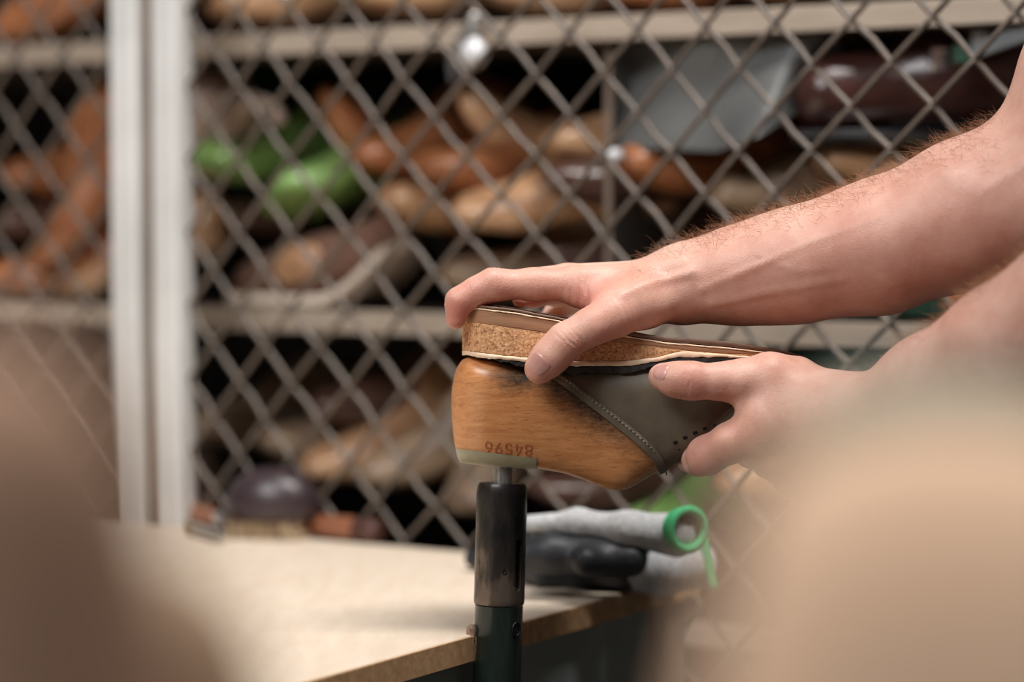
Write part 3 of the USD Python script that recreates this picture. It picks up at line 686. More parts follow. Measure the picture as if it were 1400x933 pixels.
boot(1135, 165, 0.13, 'maroon_leather', 'dark maroon leather boot with chrome buckles right of the grey sheet', 0.5)
boot(1275, 150, 0.18, 'black_leather', 'black leather boot with chrome buckles above the elbow', 0.35)
spot(1156, 108, 0.16, 0.0085, 'white painted highlight at the lower right corner of the grey sheet', 'enamel_knob')
spot(1264, 72, 0.2, 0.005, 'small white painted highlight between the two boots, upper', 'enamel_knob')
spot(1237, 155, 0.2, 0.004, 'small white painted highlight low on the maroon boot', 'enamel_knob')
spot(839, 213, 0.085, 0.006, 'small white painted highlight on the grey divider edge', 'enamel_knob')
t = thing('grey_strip', 'flat grey strip sticking out at the upper right corner', 'strip', matrix=frame_matrix(ray_d(1325, 72, 0.11)[0], EX, EN, (0, 0, 1)))
obj('strip', move(box((0, -0.002, -0.006), (0.055, 0.002, 0.006), 0.001), frame_matrix((0, 0, 0), (0.95, 0, 0.28), (0, 1, 0), (-0.28, 0, 0.95))), 'grey_strip', t)
obj('end_cap', box((-0.012, -0.003, -0.008), (0.003, 0.003, 0.006), 0.001), 'dark_green', t)

# ------------------------------------------------------------------ workbench
A = on_plane(915, 796, BENCH); s_end = 0.0
bench = thing('workbench', 'workbench with pale wooden top and grey panel below the gloves', 'workbench', matrix=WM)
d_back = -0.012; d_front = -1.25
obj('tabletop', box((-1.25, d_front, BENCH - 0.017), (0.0, d_back, BENCH), 0.001), 'bench_top', bench, smooth=False)
obj('edge_band', box((-0.0005, d_front, BENCH - 0.0168), (0.0012, d_back, BENCH - 0.0006), 0.0004), 'bench_edge', bench, smooth=False, label='raw brown chipboard end edge')
obj('side_panel', box((-0.03, d_front + 0.03, 0.08), (-0.012, -0.07, BENCH - 0.017)), 'bench_panel', bench, smooth=False, label='dull grey green end panel')
obj('leg', box((-0.05, -0.07, 0.0), (-0.006, -0.022, BENCH - 0.017), 0.002), 'bench_leg', bench)
obj('leg', box((-0.05, d_front + 0.03, 0.0), (-0.034, d_front + 0.07, BENCH - 0.017), 0.002), 'bench_leg', bench)
obj('leg', box((-1.24, -0.07, 0.0), (-1.2, -0.03, BENCH - 0.017), 0.002), 'bench_leg', bench)
obj('leg', box((-1.24, d_front + 0.03, 0.0), (-1.2, d_front + 0.07, BENCH - 0.017), 0.002), 'bench_leg', bench)

def BP(px, py, h=0.0):
    return on_plane(px, py, BENCH + h)

# work gloves -----------------------------------------------------------------
def gloves():
    t = thing('work_glove', 'black coated work glove lying flat with its white cuff hanging over the bench end', 'glove', group='pair of work gloves')
    B = Body()
    w = 0.55e-3
    def q(px, py, h): return BP(px, py, h)
    B.add([(q(860, 778, .016), q(770, 772, .016), .016, .016), (q(860, 762, .018), q(765, 755, .018), .016, .014), (q(770, 772, .014), q(722, 778, .012), .0125, .010), (q(765, 755, .016), q(700, 765, .012), .0125, .010),
           (q(790, 778, .012), q(742, 785, .010), .0115, .009), (q(700, 765, .012), q(648, 764, .009), .009, .0075)], 0.008, 0.008)
    obj('coated_palm', B.mesh(0.0025), 'glove_black', t, smooth=True)
    C = Body(); C.add([(q(862, 776, .017), q(905, 775, .018), .0165, .019), (q(905, 775, .018), q(948, 772, .016), .019, .018), (q(870, 764, .016), q(940, 764, .018), .012, .012)], 0.008)
    obj('knit_cuff', C.mesh(0.0025), 'glove_knit', t, smooth=True)
    a = q(961, 764, .022); pts = [a + np.array([0, 0, 1]) * z + EX * 0.001 * k for k, z in enumerate(np.linspace(0.014, -0.022, 10))]
    obj('cuff_hem', tube(pts, 0.0042, 10), 'glove_green', t, smooth=True, label='green hem')
    t = thing('work_glove', 'black work glove with white knit back and round green cuff opening, lying on top', 'glove', group='pair of work gloves')
    B = Body()
    B.add([(q(905, 752, .030), q(790, 742, .034), .014, .017), (q(790, 742, .034), q(728, 736, .034), .017, .013), (q(860, 764, .030), q(752, 757, .032), .013, .013), (q(752, 757, .032), q(716, 760, .030), .013, .010),
           (q(860, 742, .040), q(745, 726, .044), .010, .010), (q(870, 765, .026), q(800, 768, .03), .008, .010)], 0.007)
    obj('coated_palm', B.mesh(0.0025), 'glove_black', t, smooth=True)
    C = Body()
    C.add([(q(724, 716, .05), q(790, 714, .053), .006, .008), (q(790, 714, .053), q(860, 724, .05), .008, .011), (q(860, 724, .05), q(925, 732, .046), .011, .0155)], 0.010)
    obj('knit_back', C.mesh(0.0025), 'glove_knit', t, smooth=True)
    ct = P(940, 725, np.dot(q(935, 735, .046) - EYE, FWD) - 0.008)
    nrm = -FWD * 0.86 + RIGHT * 0.5; nrm /= np.linalg.norm(nrm); ux = np.cross([0, 0, 1.0], nrm); ux /= np.linalg.norm(ux); uz = np.cross(nrm, ux)
    ang = np.linspace(0, 2 * np.pi, 37)[:-1]
    ring = np.array([ct + 0.0140 * math.cos(x) * ux + 0.0135 * math.sin(x) * uz for x in np.append(ang, ang[0])])
    obj('cuff_hem', tube(ring, 0.0032, 10, caps=False), 'glove_green', t, smooth=True, label='round green hem of the opening')
    obj('cuff_tube', loft([ct + (-0.010 * nrm) + 0.014 * (np.cos(ang)[:, None] * ux + np.sin(ang)[:, None] * uz), ct - 0.003 * nrm + 0.0145 * (np.cos(ang)[:, None] * ux + np.sin(ang)[:, None] * uz)], False), 'glove_green', t, smooth=True)
    obj('lining', move(trimesh.creation.icosphere(2, 1.0), frame_matrix(ct - 0.006 * nrm - 0.002 * uz, 0.0120 * ux, 0.0125 * uz, 0.006 * nrm)), 'glove_knit', t, smooth=True)
    obj('lining_fold', move(trimesh.creation.icosphere(2, 1.0), frame_matrix(ct - 0.003 * nrm + 0.002 * ux + 0.0070 * uz, 0.007 * ux, 0.0045 * uz, 0.004 * nrm)), 'dark_inside', t, smooth=True)  # dark upper part inside the cuff opening
gloves()

# cobbler's brush and tools -----------------------------------------------------
def brush():
    o = BP(352, 741); xv = BP(420, 745) - BP(300, 741); xv /= np.linalg.norm(xv); yv = np.cross([0, 0, 1.0], xv)
    t = thing('shoe_brush', 'domed purple brown brush with pale bristles on the bench', 'brush', matrix=frame_matrix(o, xv, yv, (0, 0, 1)))
    rings = []
    a = np.linspace(0, 2 * np.pi, 36, endpoint=False)
    for z, r in ((0.016, 0.028), (0.018, 0.034), (0.026, 0.0365), (0.036, 0.035), (0.046, 0.030), (0.053, 0.022), (0.057, 0.012), (0.0585, 0.003)):
        rings.append(np.stack([1.12 * r * np.cos(a) + 0.003, 0.8 * r * np.sin(a) + 0.03, np.full(36, z)], 1))
    obj('back', loft(rings), 'purple_cloth', t, smooth=True, label='domed dark purple back')
    tufts = []
    rg = np.random.default_rng(3)
    for x in np.arange(-0.029, 0.030, 0.0042):
        for y in np.arange(0.010, 0.052, 0.006):
            tufts.append(tube([(x, y, 0.018), (x + rg.normal(0, .001), y + rg.normal(0, .001), 0.009), (x * 1.06 + rg.normal(0, .002), y + rg.normal(0, .002), 0.0005)], [0.0019, 0.0022, 0.0025], 5))
    obj('bristles', cat(tufts), 'bristle', t, kind='stuff')
    obj('ferrule', box((-0.033, 0.006, 0.0145), (0.033, 0.055, 0.0185), 0.002), 'handle_dark', t)
    a = BP(396, 715, .010) ; b = BP(520, 727, .010)
    M, Ln = along(a, b)
    t = thing('hand_tool', 'reddish wooden tool handle with darker end right of the purple brush', 'tool handle', matrix=M)
    obj('grip', lathe([(0, -0.03), (0.0085, -0.03), (0.0095, -0.02), (0.0092, Ln * 0.4), (0.0098, Ln * 0.7), (0.0094, Ln * 0.74), (0, Ln * 0.74)], 24), 'handle_wood', t)
    obj('end_knob', lathe([(0, Ln * 0.74), (0.0088, Ln * 0.74), (0.0084, Ln * 0.8), (0.0102, Ln * 0.86), (0.0104, Ln * 0.95), (0.008, Ln * 0.995), (0, Ln)], 24), 'handle_dark', t, label='dark worn end')
    obj('tang', lathe([(0, -0.06), (0.003, -0.06), (0.0035, -0.03), (0, -0.03)], 12), 'steel', t)
    a = BP(250, 701, .010); b = BP(318, 713, .010); M, Ln = along(a, b)
    t = thing('awl', 'small tool with orange wooden grip and steel ferrule left of the brush', 'awl', matrix=M)
    obj('grip', lathe([(0, 0), (0.006, 0.0), (0.009, 0.006), (0.0085, Ln * 0.5), (0.006, Ln * 0.7), (0, Ln * 0.7)], 20), 'handle_wood', t)
    obj('ferrule', lathe([(0, Ln * 0.7), (0.0064, Ln * 0.7), (0.0064, Ln * 0.85), (0, Ln * 0.85)], 20), 'chrome', t)
    obj('spike', lathe([(0, Ln * 0.85), (0.002, Ln * 0.85), (0.0005, Ln * 1.3), (0, Ln * 1.3)], 10), 'steel', t)
    a = BP(262, 724, .006); b = BP(305, 736, .006); M, Ln = along(a, b)
    t = thing('nail_punch', 'short steel punch lying in front of the awl', 'punch', matrix=M)
    obj('shank', lathe([(0, 0), (0.004, 0), (0.0055, 0.003), (0.0055, Ln * 0.6), (0.003, Ln * 0.95), (0, Ln)], 16), 'steel', t)
    obj('head', lathe([(0, -0.008), (0.006, -0.008), (0.007, -0.005), (0.006, 0), (0, 0)], 16), 'brass', t)
brush()

# ------------------------------------------------------------------ last and shoe on the stand
Z0 = 1.53                                   # the middle of the shoe, from the lens
MPX = Z0 / F
SHOE = frame_matrix(P(700, 466.5, Z0), RIGHT, UP, -FWD)       # local: x right, y up, z towards the lens
def sx(px): return (np.asarray(px, float) - 700) * MPX
def sy(py): return (466.5 - np.asarray(py, float)) * MPX
TOPC = [(617, 545), (618, 530), (620, 518), (623, 507), (627, 499), (632, 492), (640, 489), (690, 494), (720, 499), (760, 502), (800, 503), (850, 501), (900, 494), (930, 488), (970, 489), (1000, 488), (1040, 484), (1080, 484), (1098, 492)]
BOTC = [(617, 560), (618, 578), (620, 598), (623, 614), (626, 626), (629, 632), (640, 633.5), (690, 638), (735, 641), (770, 647), (800, 657), (822, 666), (840, 671), (856, 669), (875, 659), (893, 648), (905, 643), (945, 614), (975, 590), (1005, 562), (1040, 530), (1080, 504), (1098, 494)]
def curve(c, x): return np.interp(x, [q[0] for q in c], [q[1] for q in c])
def half_w(px):
    """Half width of the last in metres at each station."""
    px = np.asarray(px, float)
    w = np.interp(px, [617, 690, 760, 820, 900, 960, 1020, 1060, 1098], [0.029, 0.030, 0.028, 0.028, 0.035, 0.040, 0.040, 0.036, 0.030])
    a = np.clip((677 - px) / 60, 0, 1); b = np.clip((px - 1020) / 79, 0, 1)
    return w * np.sqrt(np.clip(1 - a ** 2.2, 0, 1)) * np.sqrt(np.clip(1 - b ** 2.2, 0, 1))
def sect(px, q):
    """Half width at height q (-1 the sole side, 1 the cone side)."""
    n = np.where(q < 0, 5.0, 3.2)
    cone = 1 - 0.38 * np.clip((q + 0.6) / 1.6, 0, 1)
    cone = np.where(px > 900, 1 - (1 - cone) * np.clip(1 - (px - 900) / 80, 0.25, 1), cone)
    return half_w(px) * cone * np.clip(1 - np.abs(q) ** n, 0, 1) ** (1 / n)
def last_loft(off=0.0):
    st = np.concatenate([617 + 23 * (1 - np.cos(np.linspace(0.12, np.pi / 2, 14))) , np.linspace(646, 1060, 90), 1060 + 38 * np.sin(np.linspace(0.1, 1.52, 14))])
    qs = np.sin(np.linspace(-np.pi / 2, np.pi / 2, 27)); qs = np.sign(qs) * np.abs(qs) ** 0.8
    rings = []
    for p in st:
        yt, yb = curve(TOPC, p) - off / MPX * 0.6, curve(BOTC, p) + off / MPX
        y = (yt + yb) / 2 + qs * (yb - yt) / 2; w = sect(np.full(27, p), qs) + off
        X = np.full(27, sx(p))
        near = np.stack([X, sy(y), w], 1); far = np.stack([X, sy(y), -w], 1)[::-1]
        rings.append(np.vstack([near, far]))
    return loft(rings)
def near_z(px, py, off=0.0):
    yt, yb = curve(TOPC, px), curve(BOTC, px)
    return sect(np.asarray(px, float), np.clip((2 * np.asarray(py, float) - yt - yb) / (yb - yt), -0.999, 0.999)) + off
EDGE = [(676, 470), (700, 486), (722, 500), (745, 512), (770, 528), (800, 551), (830, 574), (860, 598), (880, 616), (893, 632), (901, 648), (906, 670)]
base = last_loft(0.0)
lastm = thing('wooden_last', 'large orange beech shoe last upside down on the metal stand', 'shoe last', matrix=SHOE)
body = obj('body', base, 'beech', lastm, smooth=True)
v = np.array(base.vertices); pxv = v[:, 0] / MPX + 700; pyv = 466.5 - v[:, 1] / MPX
ed = LineString(EDGE); dist = shapely.distance(shapely.points(pxv, pyv), ed)
leftside = pyv > np.interp(pxv, [e[0] for e in EDGE], [e[1] for e in EDGE])
rub = np.where(leftside, np.exp(-(dist / 34.0) ** 1.3), 1.0) * np.clip(1.15 - np.clip(pxv - 800, 0, 200) / 130, 0, 1) * np.clip((pxv - 650) / 60, 0.0, 1)
# extra rubbed patch by the thumb
rub = np.maximum(rub, 1.0 * np.exp(-(((pxv - 712) / 46) ** 2 + ((pyv - 515) / 26) ** 2)))
usd_pts = np.array(UsdGeom.Mesh(body).GetPointsAttr().Get())
primvar(body, 'stain', np.clip(rub, 0, 1) if len(usd_pts) == len(rub) else np.zeros(len(usd_pts)))
def side_prism(poly, z0, z1):
    """A side view outline in photo pixels made a solid between two depths."""
    pg = Polygon([(float(sx(a)), float(sy(b))) for a, b in poly]) if not isinstance(poly, Polygon) else Polygon([(float(sx(a)), float(sy(b))) for a, b in poly.exterior.coords])
    m = trimesh.creation.extrude_polygon(pg, z1 - z0, engine='earcut'); m.apply_translation([0, 0, z0]); return m
b0 = mani(base); b15 = mani(last_loft(0.0013)); b22 = mani(last_loft(0.0022)); bp = mani(last_loft(0.0005))
plate = bp - mani(last_loft(-0.004))
plate = plate ^ mani(side_prism([(600, 611), (640, 614), (690, 620), (733, 625), (734, 660), (600, 660)], -0.06, 0.06))
obj('cone_plate', tri(plate), 'plate_resin', lastm, smooth=30, label='grey resin plate on the cone')
def digits():
    m = meshkit.text_mesh('84596', 0.0072, 0.001, False); m = cat([m]) if isinstance(m, list) else m
    m = m.subdivide_to_size(0.0012)
    v = np.array(m.vertices); wdt = v[:, 0].max()
    fx = 66.0 / wdt                                         # pixels per unit so that it spans the mark
    ang = math.radians(4.5)
    dx = -(v[:, 0]) * fx; dy = v[:, 1] / MPX                # turned by 180 degrees with the last
    px = 729 + dx * math.cos(ang) ; py = 605 + dy + dx * math.sin(ang) * 0.9 + 2
    z = near_z(px, py, 0.00012) + np.where(v[:, 2] > 0.0005, 0.00022, -0.0004)
    m.vertices = np.stack([sx(px), sy(py), z], 1)
    if m.volume < 0: m.invert()
    obj('stamped_number', m, 'ink', lastm, smooth=False, label='stamped number 84596, upside down')
digits()

shoe = thing('unfinished_shoe', 'half made shoe with olive leather upper and thick cork sole', 'shoe', matrix=SHOE)
up_poly = EDGE + [(915, 700), (1150, 700), (1150, 440), (676, 440)]
upper = (b15 - b0) ^ mani(side_prism(up_poly, -0.07, 0.07))
obj('upper', tri(upper), 'leather_olive', shoe, smooth=50, label='olive grey leather upper')
line = LineString(EDGE)
off = line.parallel_offset(12.5, 'left') if line.parallel_offset(12.5, 'left').centroid.x > line.centroid.x else line.parallel_offset(12.5, 'right')
oc = list(off.coords); oc = oc if abs(oc[0][0] - EDGE[0][0]) > 60 else oc[::-1]
band_poly = Polygon(EDGE + oc)
band_poly = band_poly.buffer(0)
band_poly = max(getattr(band_poly, 'geoms', [band_poly]), key=lambda g: g.area)
band = (b22 - mani(last_loft(0.0004))) ^ mani(side_prism(band_poly, -0.07, 0.07))
obj('trim_band', tri(band), 'leather_trim', shoe, smooth=50, label='folded leather edge band')
def stitches():
    mid = line.parallel_offset(9.0, 'left') if line.parallel_offset(9, 'left').centroid.x > line.centroid.x else line.parallel_offset(9.0, 'right')
    if mid.coords[0][0] > mid.coords[-1][0]: mid = LineString(list(mid.coords)[::-1])
    ms = []; s = 0
    while s + 3.8 < mid.length:
        a, b = mid.interpolate(s), mid.interpolate(s + 3.8); s += 6.3
        pts = []
        for f in (0, 0.25, 0.5, 0.75, 1):
            x, y = a.x + (b.x - a.x) * f, a.y + (b.y - a.y) * f
            pts.append((sx(x), sy(y), near_z(x, y, 0.0021 + 0.0006 * math.sin(f * math.pi))))
        if a.y > 497 and a.y < 646: ms.append(tube(pts, 0.00048, 6))
    obj('stitching', cat(ms), 'stitch', shoe, smooth=True, kind='stuff', label='row of pale stitches')
stitches()
holes = [(919, 603, 6), (932, 596.5, 6), (945, 590, 6), (958, 584, 6), (971, 579, 6), (925, 612.5, 3.4), (938, 605, 3.4), (950, 598.5, 3.4), (930, 618, 3.4), (942, 610.5, 3.4), (962, 592, 3.2)]
for x, y, r in holes:
    z = near_z(x, y, 0.0021)
    c = np.array([sx(x), sy(y), float(z)])
    gx = (near_z(x + 3, y) - near_z(x - 3, y)) / (6 * MPX); gy = (near_z(x, y - 3) - near_z(x, y + 3)) / (6 * MPX)
    n = np.array([-gx, -gy, 1.0]); n /= np.linalg.norm(n); e1 = np.array([math.cos(.5), math.sin(.5), 0]); e1 -= n * (e1 @ n); e1 /= np.linalg.norm(e1)
    h = r / 2 * MPX
    obj('punch_hole', move(box((-h, -h * 0.8, -0.0012), (h, h * 0.8, 0.00012), h * 0.2), frame_matrix(c, e1, np.cross(n, e1), n)), 'hole_black', shoe, smooth=False)

def layer(top, bot, hw, inset=0.0, x0=632, x1=1102, rough=0.0, seed=0, n=150, grow=0.0):
    """A layer of the sole: edge curves in pixels over a foot shaped plan."""
    u = np.linspace(0, 1, n); u = x0 + (x1 - x0) * (0.5 - 0.5 * np.cos(u * np.pi)) * 0.5 + (x1 - x0) * u * 0.5
    rings = []
    xt = min(1010, x1 - 60)
    for p in u:
        a = np.clip((690 - p) / (690 - x0), 0, 1); b = np.clip((p - xt) / (x1 - xt), 0, 1)
        w = (np.interp(p, [632, 690, 780, 840, 900, 960, 1010, 1102], hw) - inset) * math.sqrt(max(1 - a ** 2.3, 0)) * math.sqrt(max(1 - b ** 2.2, 0)) + 0.0003
        nz = rough * (meshkit.fbm(np.array([[p * 0.09, seed * 3.1, 0.0]]), 3, seed)[0] - 0.5) * 2; nz2 = rough * (meshkit.fbm(np.array([[p * 0.13, seed * 5.7, 9.0]]), 3, seed)[0] - 0.5) * 2
        yt, yb = sy(curve(top, p) + nz / MPX * 0.5), sy(curve(bot, p) + nz2 / MPX)
        if yb > yt - 0.0002: yb = yt - 0.0002
        w = w + nz * 0.3; X = sx(p); e = min(0.0006, (yt - yb) * 0.3)
        rings.append([(X, yt, -w + e), (X, yt, -w * 0.5), (X, yt, w * 0.5), (X, yt, w - e), (X, yt - e, w), (X, (yt + yb) / 2, w + grow), (X, yb + e, w), (X, yb, w - e), (X, yb, -w + e), (X, yb + e, -w), (X, yt - e, -w)])
    return loft(rings)
HW = [0.031, 0.0325, 0.030, 0.030, 0.037, 0.042, 0.042, 0.03]
OT = [(632, 415), (640, 416), (704, 424), (762, 434.5), (840, 451), (905, 461), (940, 463), (994, 468), (1056, 478), (1102, 488)]
OB = [(632, 419.5), (704, 428), (762, 438.5), (840, 457), (905, 468), (940, 471), (994, 475.5), (1056, 483), (1102, 491)]
EB = [(632, 439), (690, 447), (746, 455.5), (800, 463), (860, 470), (932, 479), (970, 482.5), (1010, 484), (1056, 487), (1102, 492.6)]
CB = [(632, 479), (680, 485), (720, 489), (787, 494), (850, 493.5), (895, 488), (925, 480.2), (970, 483.2), (1102, 494.2)]
WB = [(632, 486), (680, 491), (717, 494.5), (787, 500.5), (850, 500), (895, 494), (920, 488), (960, 488.5), (1000, 489), (1056, 490.5), (1102, 496)]
NB = [(632, 486.5), (680, 493), (717, 502), (787, 511), (850, 510), (895, 502), (920, 495), (960, 496), (1000, 493), (1056, 492), (1102, 497)]
obj('outsole', layer(OT, OB, HW, -0.0006, rough=0.0006, seed=1), 'outsole_rubber', shoe, smooth=35, label='brown outsole sheet')
obj('outsole_lip', layer([(a, b + 0.2) for a, b in OB], [(a, b + 2.4) for a, b in OB], HW, -0.0007, rough=0.0005, seed=2), 'cream', shoe, smooth=35, label='rough cream edge line')
obj('foam_midsole', layer([(a, b + 2.2) for a, b in OB], EB, HW, 0.0), 'eva_foam', shoe, smooth=35, label='tan foam layer')
obj('cork_layer', layer(EB, CB, HW, 0.0001, rough=0.0003, seed=3), 'cork', shoe, smooth=35, label='speckled cork layer')
obj('welt', layer(CB, WB, HW, -0.0008, rough=0.0009, seed=5), 'cream', shoe, smooth=35, label='cream leather welt')
obj('glued_edge', layer(WB, NB, HW, 0.0002, x0=672, rough=0.0022, seed=8, n=260), 'felt_black', shoe, smooth=False, label='ragged black glued edge')
# raised rim on the outsole's far half, seen over the near edge
obj('outsole_rim', layer([(a, b - 2.6) for a, b in OT], [(a, b - 0.1) for a, b in OT], HW, 0.007, x0=640, x1=800, rough=0.0006, seed=11), 'outsole_rubber', shoe, smooth=35)

# stand -----------------------------------------------------------------------
def stand():
    p_top = P(686.5, 664, Z0); p_bot = P(679.5, 933, Z0); ax = p_top - p_bot; ax /= np.linalg.norm(ax)
    base_pt = p_bot + ax * ((0 - p_bot[2]) / ax[2])
    xr = RIGHT - ax * (RIGHT @ ax); xr /= np.linalg.norm(xr)
    L_ = lambda py: np.linalg.norm(P(686.5 + (py - 664) / 269 * -7, py, Z0) - base_pt)
    z_pin1, z_sl1, z_sl0 = L_(634), L_(661), L_(826)
    M = frame_matrix(base_pt, xr, np.cross(ax, xr), ax)
    t = thing('last_stand', 'worn black metal post stand holding the wooden last', 'stand', matrix=M)
    r1, r2 = 34.6 * MPX, 32.8 * MPX
    obj('pin', lathe([(0, z_sl1 - 0.05), (13.6 * MPX, z_sl1 - 0.05), (13.6 * MPX, z_pin1 + 0.012), (0, z_pin1 + 0.012)], 32), 'steel', t, label='bright steel pin')
    prof = [(0, 0), (r1 * 0.97, 0), (r1, 0.0015)] + [(r1, z) for z in np.linspace(0.004, z_sl1 - z_sl0 - 0.006, 10)] + [(r1 * 0.965, z_sl1 - z_sl0 - 0.002), (r1 * 0.9, z_sl1 - z_sl0), (0, z_sl1 - z_sl0)]
    sl = lathe(prof, 64)
    v = sl.vertices; sl.vertices = v + (meshkit.fbm(v * 300, 3, 2) - 0.5)[:, None] * 0.0006 * np.array([1, 1, 0.6])
    th = math.radians(-90 + 46)
    c = np.array([math.cos(th), math.sin(th), 0]); tn = np.array([-math.sin(th), math.cos(th), 0])
    zl = [z_sl1 - z_sl0 - (py - 661) * MPX for py in (806, 736)]
    slot = move(box((-0.0028, -0.006, zl[0]), (0.0028, 0.006, zl[1]), 0.0015), frame_matrix(c * r1, tn, c, (0, 0, 1)))
    sl = mani(sl) - mani(slot)
    st = UsdGeom.Xform  # noqa
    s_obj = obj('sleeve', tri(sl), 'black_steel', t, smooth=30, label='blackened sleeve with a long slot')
    UsdGeom.Xformable(s_obj).AddTranslateOp().Set(Gf.Vec3d(0, 0, float(z_sl0)))
    for (px, py, txt, h) in ((690, 778, '6', 0.0042), (704, 707, '0', 0.003)):
        a = math.asin(max(-1, min(1, ((px - 686.5) - (py - 664) / 269 * -7) * MPX / r1))) - math.pi / 2
        g = meshkit.text_mesh(txt, h, 0.0006)
        vv = np.array(g.vertices); vv[:, :2] -= (vv[:, :2].max(0) + vv[:, :2].min(0)) / 2
        a2 = a + vv[:, 0] / r1; rr = r1 - 0.0002 + vv[:, 2] * 0.9
        g.vertices = np.stack([rr * np.cos(a2), rr * np.sin(a2), L_(py) + vv[:, 1]], 1)
        obj('cast_mark', g, 'black_steel', t, smooth=False, label='raised cast mark')
    obj('pipe', lathe([(0, 0.02), (r2, 0.02), (r2, z_sl0 - 0.0008), (0, z_sl0 - 0.0008)], 64), 'pipe_green', t, label='dark green painted pipe')
    a = math.radians(-90 + 48); c = np.array([math.cos(a), math.sin(a), 0]); tn = np.array([-math.sin(a), math.cos(a), 0]); zc = L_(858)
    ang = np.linspace(0, 2 * np.pi, 19)
    obj('screw_hole', tube([c * (r2 + 0.0001) + 0.0034 * math.cos(x) * tn + np.array([0, 0, zc + 0.0044 * math.sin(x)]) for x in ang], 0.0007, 6, caps=False), 'black_steel', t, smooth=True)
    obj('weld_lug', move(box((-0.004, -0.004, -0.006), (0.003, 0.004, 0.006), 0.002), frame_matrix((-r2 - 0.001, -0.003, L_(868)), (1, 0, 0), (0, 1, 0), (0, 0, 1))), 'rust', t, label='rusty broken lug')
    patch = []
    aa = np.radians(np.linspace(-178, -150, 7)); zz = np.linspace(L_(908), L_(858), 9)
    rg = np.random.default_rng(5)
    r_in = [np.stack([(r2 - 0.001) * np.cos(aa), (r2 - 0.001) * np.sin(aa), np.full(7, z)], 1) for z in zz]
    rings = []
    for k, z in enumerate(zz):
        w = 0.6 + 0.4 * math.sin(k / 8 * math.pi) + rg.uniform(-.1, .1); b = np.radians(-178 + 26 * w * np.linspace(0, 1, 7))
        o_ = np.stack([(r2 + 0.00025) * np.cos(b), (r2 + 0.00025) * np.sin(b), np.full(7, z)], 1); i_ = np.stack([(r2 - 0.001) * np.cos(b), (r2 - 0.001) * np.sin(b), np.full(7, z)], 1)[::-1]
        rings.append(np.vstack([o_, i_]))
    obj('bare_patch', loft(rings), 'rust', t, smooth=True, label='bare rusty patch where paint has gone')
    obj('foot_plate', lathe([(0, 0), (0.14, 0), (0.14, 0.008), (0.05, 0.012), (r2 + 0.004, 0.03), (0, 0.03)], 48), 'pipe_green', t)
stand()

